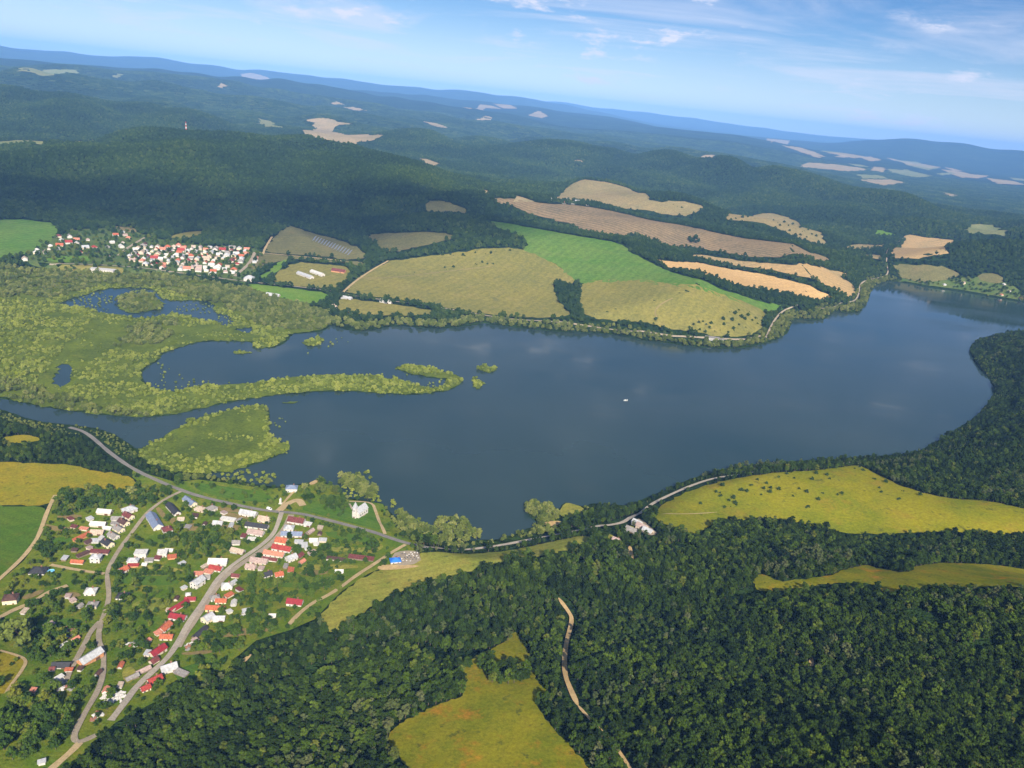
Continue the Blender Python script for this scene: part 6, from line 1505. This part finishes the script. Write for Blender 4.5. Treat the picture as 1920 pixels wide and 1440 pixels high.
for (x_, y_, s_, key, nm, lab) in [(36, 1210, 2.5, 'willow', 'large_willow', "big round pale tree alone at the left edge"), (601, 905, 1.05, 'willow', 'shore_tree', "pale round tree at the tip of the near shore"), (600, 925, 1.5, 'willow', 'shore_tree', "largest pale round tree behind the chapel shore"), (630, 927, 1.2, 'willow', 'shore_tree', "pale round tree nearest the flooded cove"),
      (572, 918, 1.0, 'willow', 'shore_tree', "pale tree right of the tall lake house"), (698, 1036, 1.9, 'garden', 'dark_round_tree', "dark round tree in the plots near the cemetery path"), (247, 930, 1.4, 'willow', 'pale_tree', "pale tree at the top of the west street"), (786, 1043, 1.1, 'greytree', 'poplar_tree', "slim dark tree at the right corner of the cemetery"),
      (988, 1046, 1.5, 'garden', 'meadow_tree', "lone dark tree on the strip meadow above the wood"), (1076, 1030, 1.2, 'garden', 'meadow_tree', "dark tree at the right end of the strip meadow"), (1024, 1043, 1.1, 'garden', 'meadow_tree', "middle dark tree at the strip meadow's lower edge"), (952, 1202, 1.0, 'greytree', 'clearing_tree', "grey-green tree in the narrow top of the bottom clearing"),
      (505, 905, .8, 'willow', 'reed_tree', "pale tree in the reeds left of the lake house"), (862, 1268, 1.1, 'garden', 'clearing_tree', "bright green tree at the left edge of the bottom clearing"), (880, 1252, .8, 'garden', 'clearing_tree', "small dark tree in the upper left of the bottom clearing")]:
    a, b, c = hit1(x_, y_); single(nm, key, a, b, c - .1, s_, lab, "tree", None) if False else tag(single(nm, key, a, b, c - .1, s_, lab, "tree", "x"), lab, "tree").pop("group", None)
# trees of the far village
a, b = area_pts([w_farv], 12.0); m_ = rng.random(len(a)) < .62; a, b = a[m_], b[m_]
k = off_roads(a, b, 1.0) & clear_of_houses(a, b, .5); a, b = a[k], b[k]; z_ = gh(a, b)
k = rng.random(len(a)) < .9; a, b, z_ = a[k], b[k], z_[k]
scatter("far_village_trees", SP['garden'][3], a, b, z_, rng.uniform(.7, 1.6, len(a)), "garden trees mixed with the houses of the far village", "trees")
a, b = area_pts([w_cott], 13.0); m_ = rng.random(len(a)) < .75; a, b = a[m_], b[m_]; k = clear_of_houses(a, b, .5); a, b = a[k], b[k]
scatter("cottage_trees", SP['garden'][3], a, b, gh(a, b), rng.uniform(.8, 1.6, len(a)), "trees between the cottages on the right far shore", "trees")

# ------------------------------------------------------------------ the air
v, f = box_vf(-42500, 42500, -42500, 42500, -60, 760)
t = NT("haze_air"); t.n.remove(t.b)
pvn = t.n.new("ShaderNodeVolumePrincipled"); pvn.inputs["Color"].default_value = (0.21, 0.47, 1.0, 1); pvn.inputs["Density"].default_value = 4.2e-5; pvn.inputs["Anisotropy"].default_value = -0.3
t.l.new(pvn.outputs[0], t.out.inputs["Volume"])
o = mesh_obj("haze", v, f, t.m); o["kind"] = "stuff"; o["label"] = "blue summer haze lying over the hills"; o["category"] = "haze"

# ------------------------------------------------------------------ the fair-weather cloud overhead whose shadow lies on the hill behind the far village
SHADE = hit_poly([(-150, 325), (0, 330), (150, 338), (300, 350), (430, 362), (560, 372), (680, 352), (800, 352), (900, 380), (985, 428), (960, 446), (850, 436), (730, 452), (690, 446), (640, 442), (570, 424), (520, 412), (490, 446), (420, 450), (330, 430), (220, 420), (100, 408), (-150, 405)], 0)
ZC = 1700.0
cxs, cys = area_pts([SHADE], 68.0, .5)
off = SUN_DIR[:2] / SUN_DIR[2]
V_ = []; F_ = []; iv, fi = ico(2); R = np.random.default_rng(8)
for a, b in zip(cxs, cys):
    zz = ZC + R.uniform(-30, 60); g0 = float(gh(a, b)); c = np.array([a + off[0] * (zz - g0), b + off[1] * (zz - g0), zz]); rr = R.uniform(50, 135); n = len(V_)
    jit = 1 + R.uniform(-.15, .15, len(iv))
    V_ += [tuple(c + v * rr * j * np.array([1, 1, .55])) for v, j in zip(iv, jit)]; F_ += [tuple(i + n for i in f) for f in fi]
t = NT("cloud_white"); t.done((.85, .86, .88), 1.0, 0.0)
trn = t.n.new("ShaderNodeBsdfTransparent"); mxc = t.n.new("ShaderNodeMixShader"); mxc.inputs[0].default_value = .075
t.l.new(trn.outputs[0], mxc.inputs[1]); t.l.new(t.b.outputs[0], mxc.inputs[2]); t.l.new(mxc.outputs[0], t.out.inputs["Surface"])
o = mesh_obj("cloud", V_, F_, t.m, smooth_=True); struct(o)
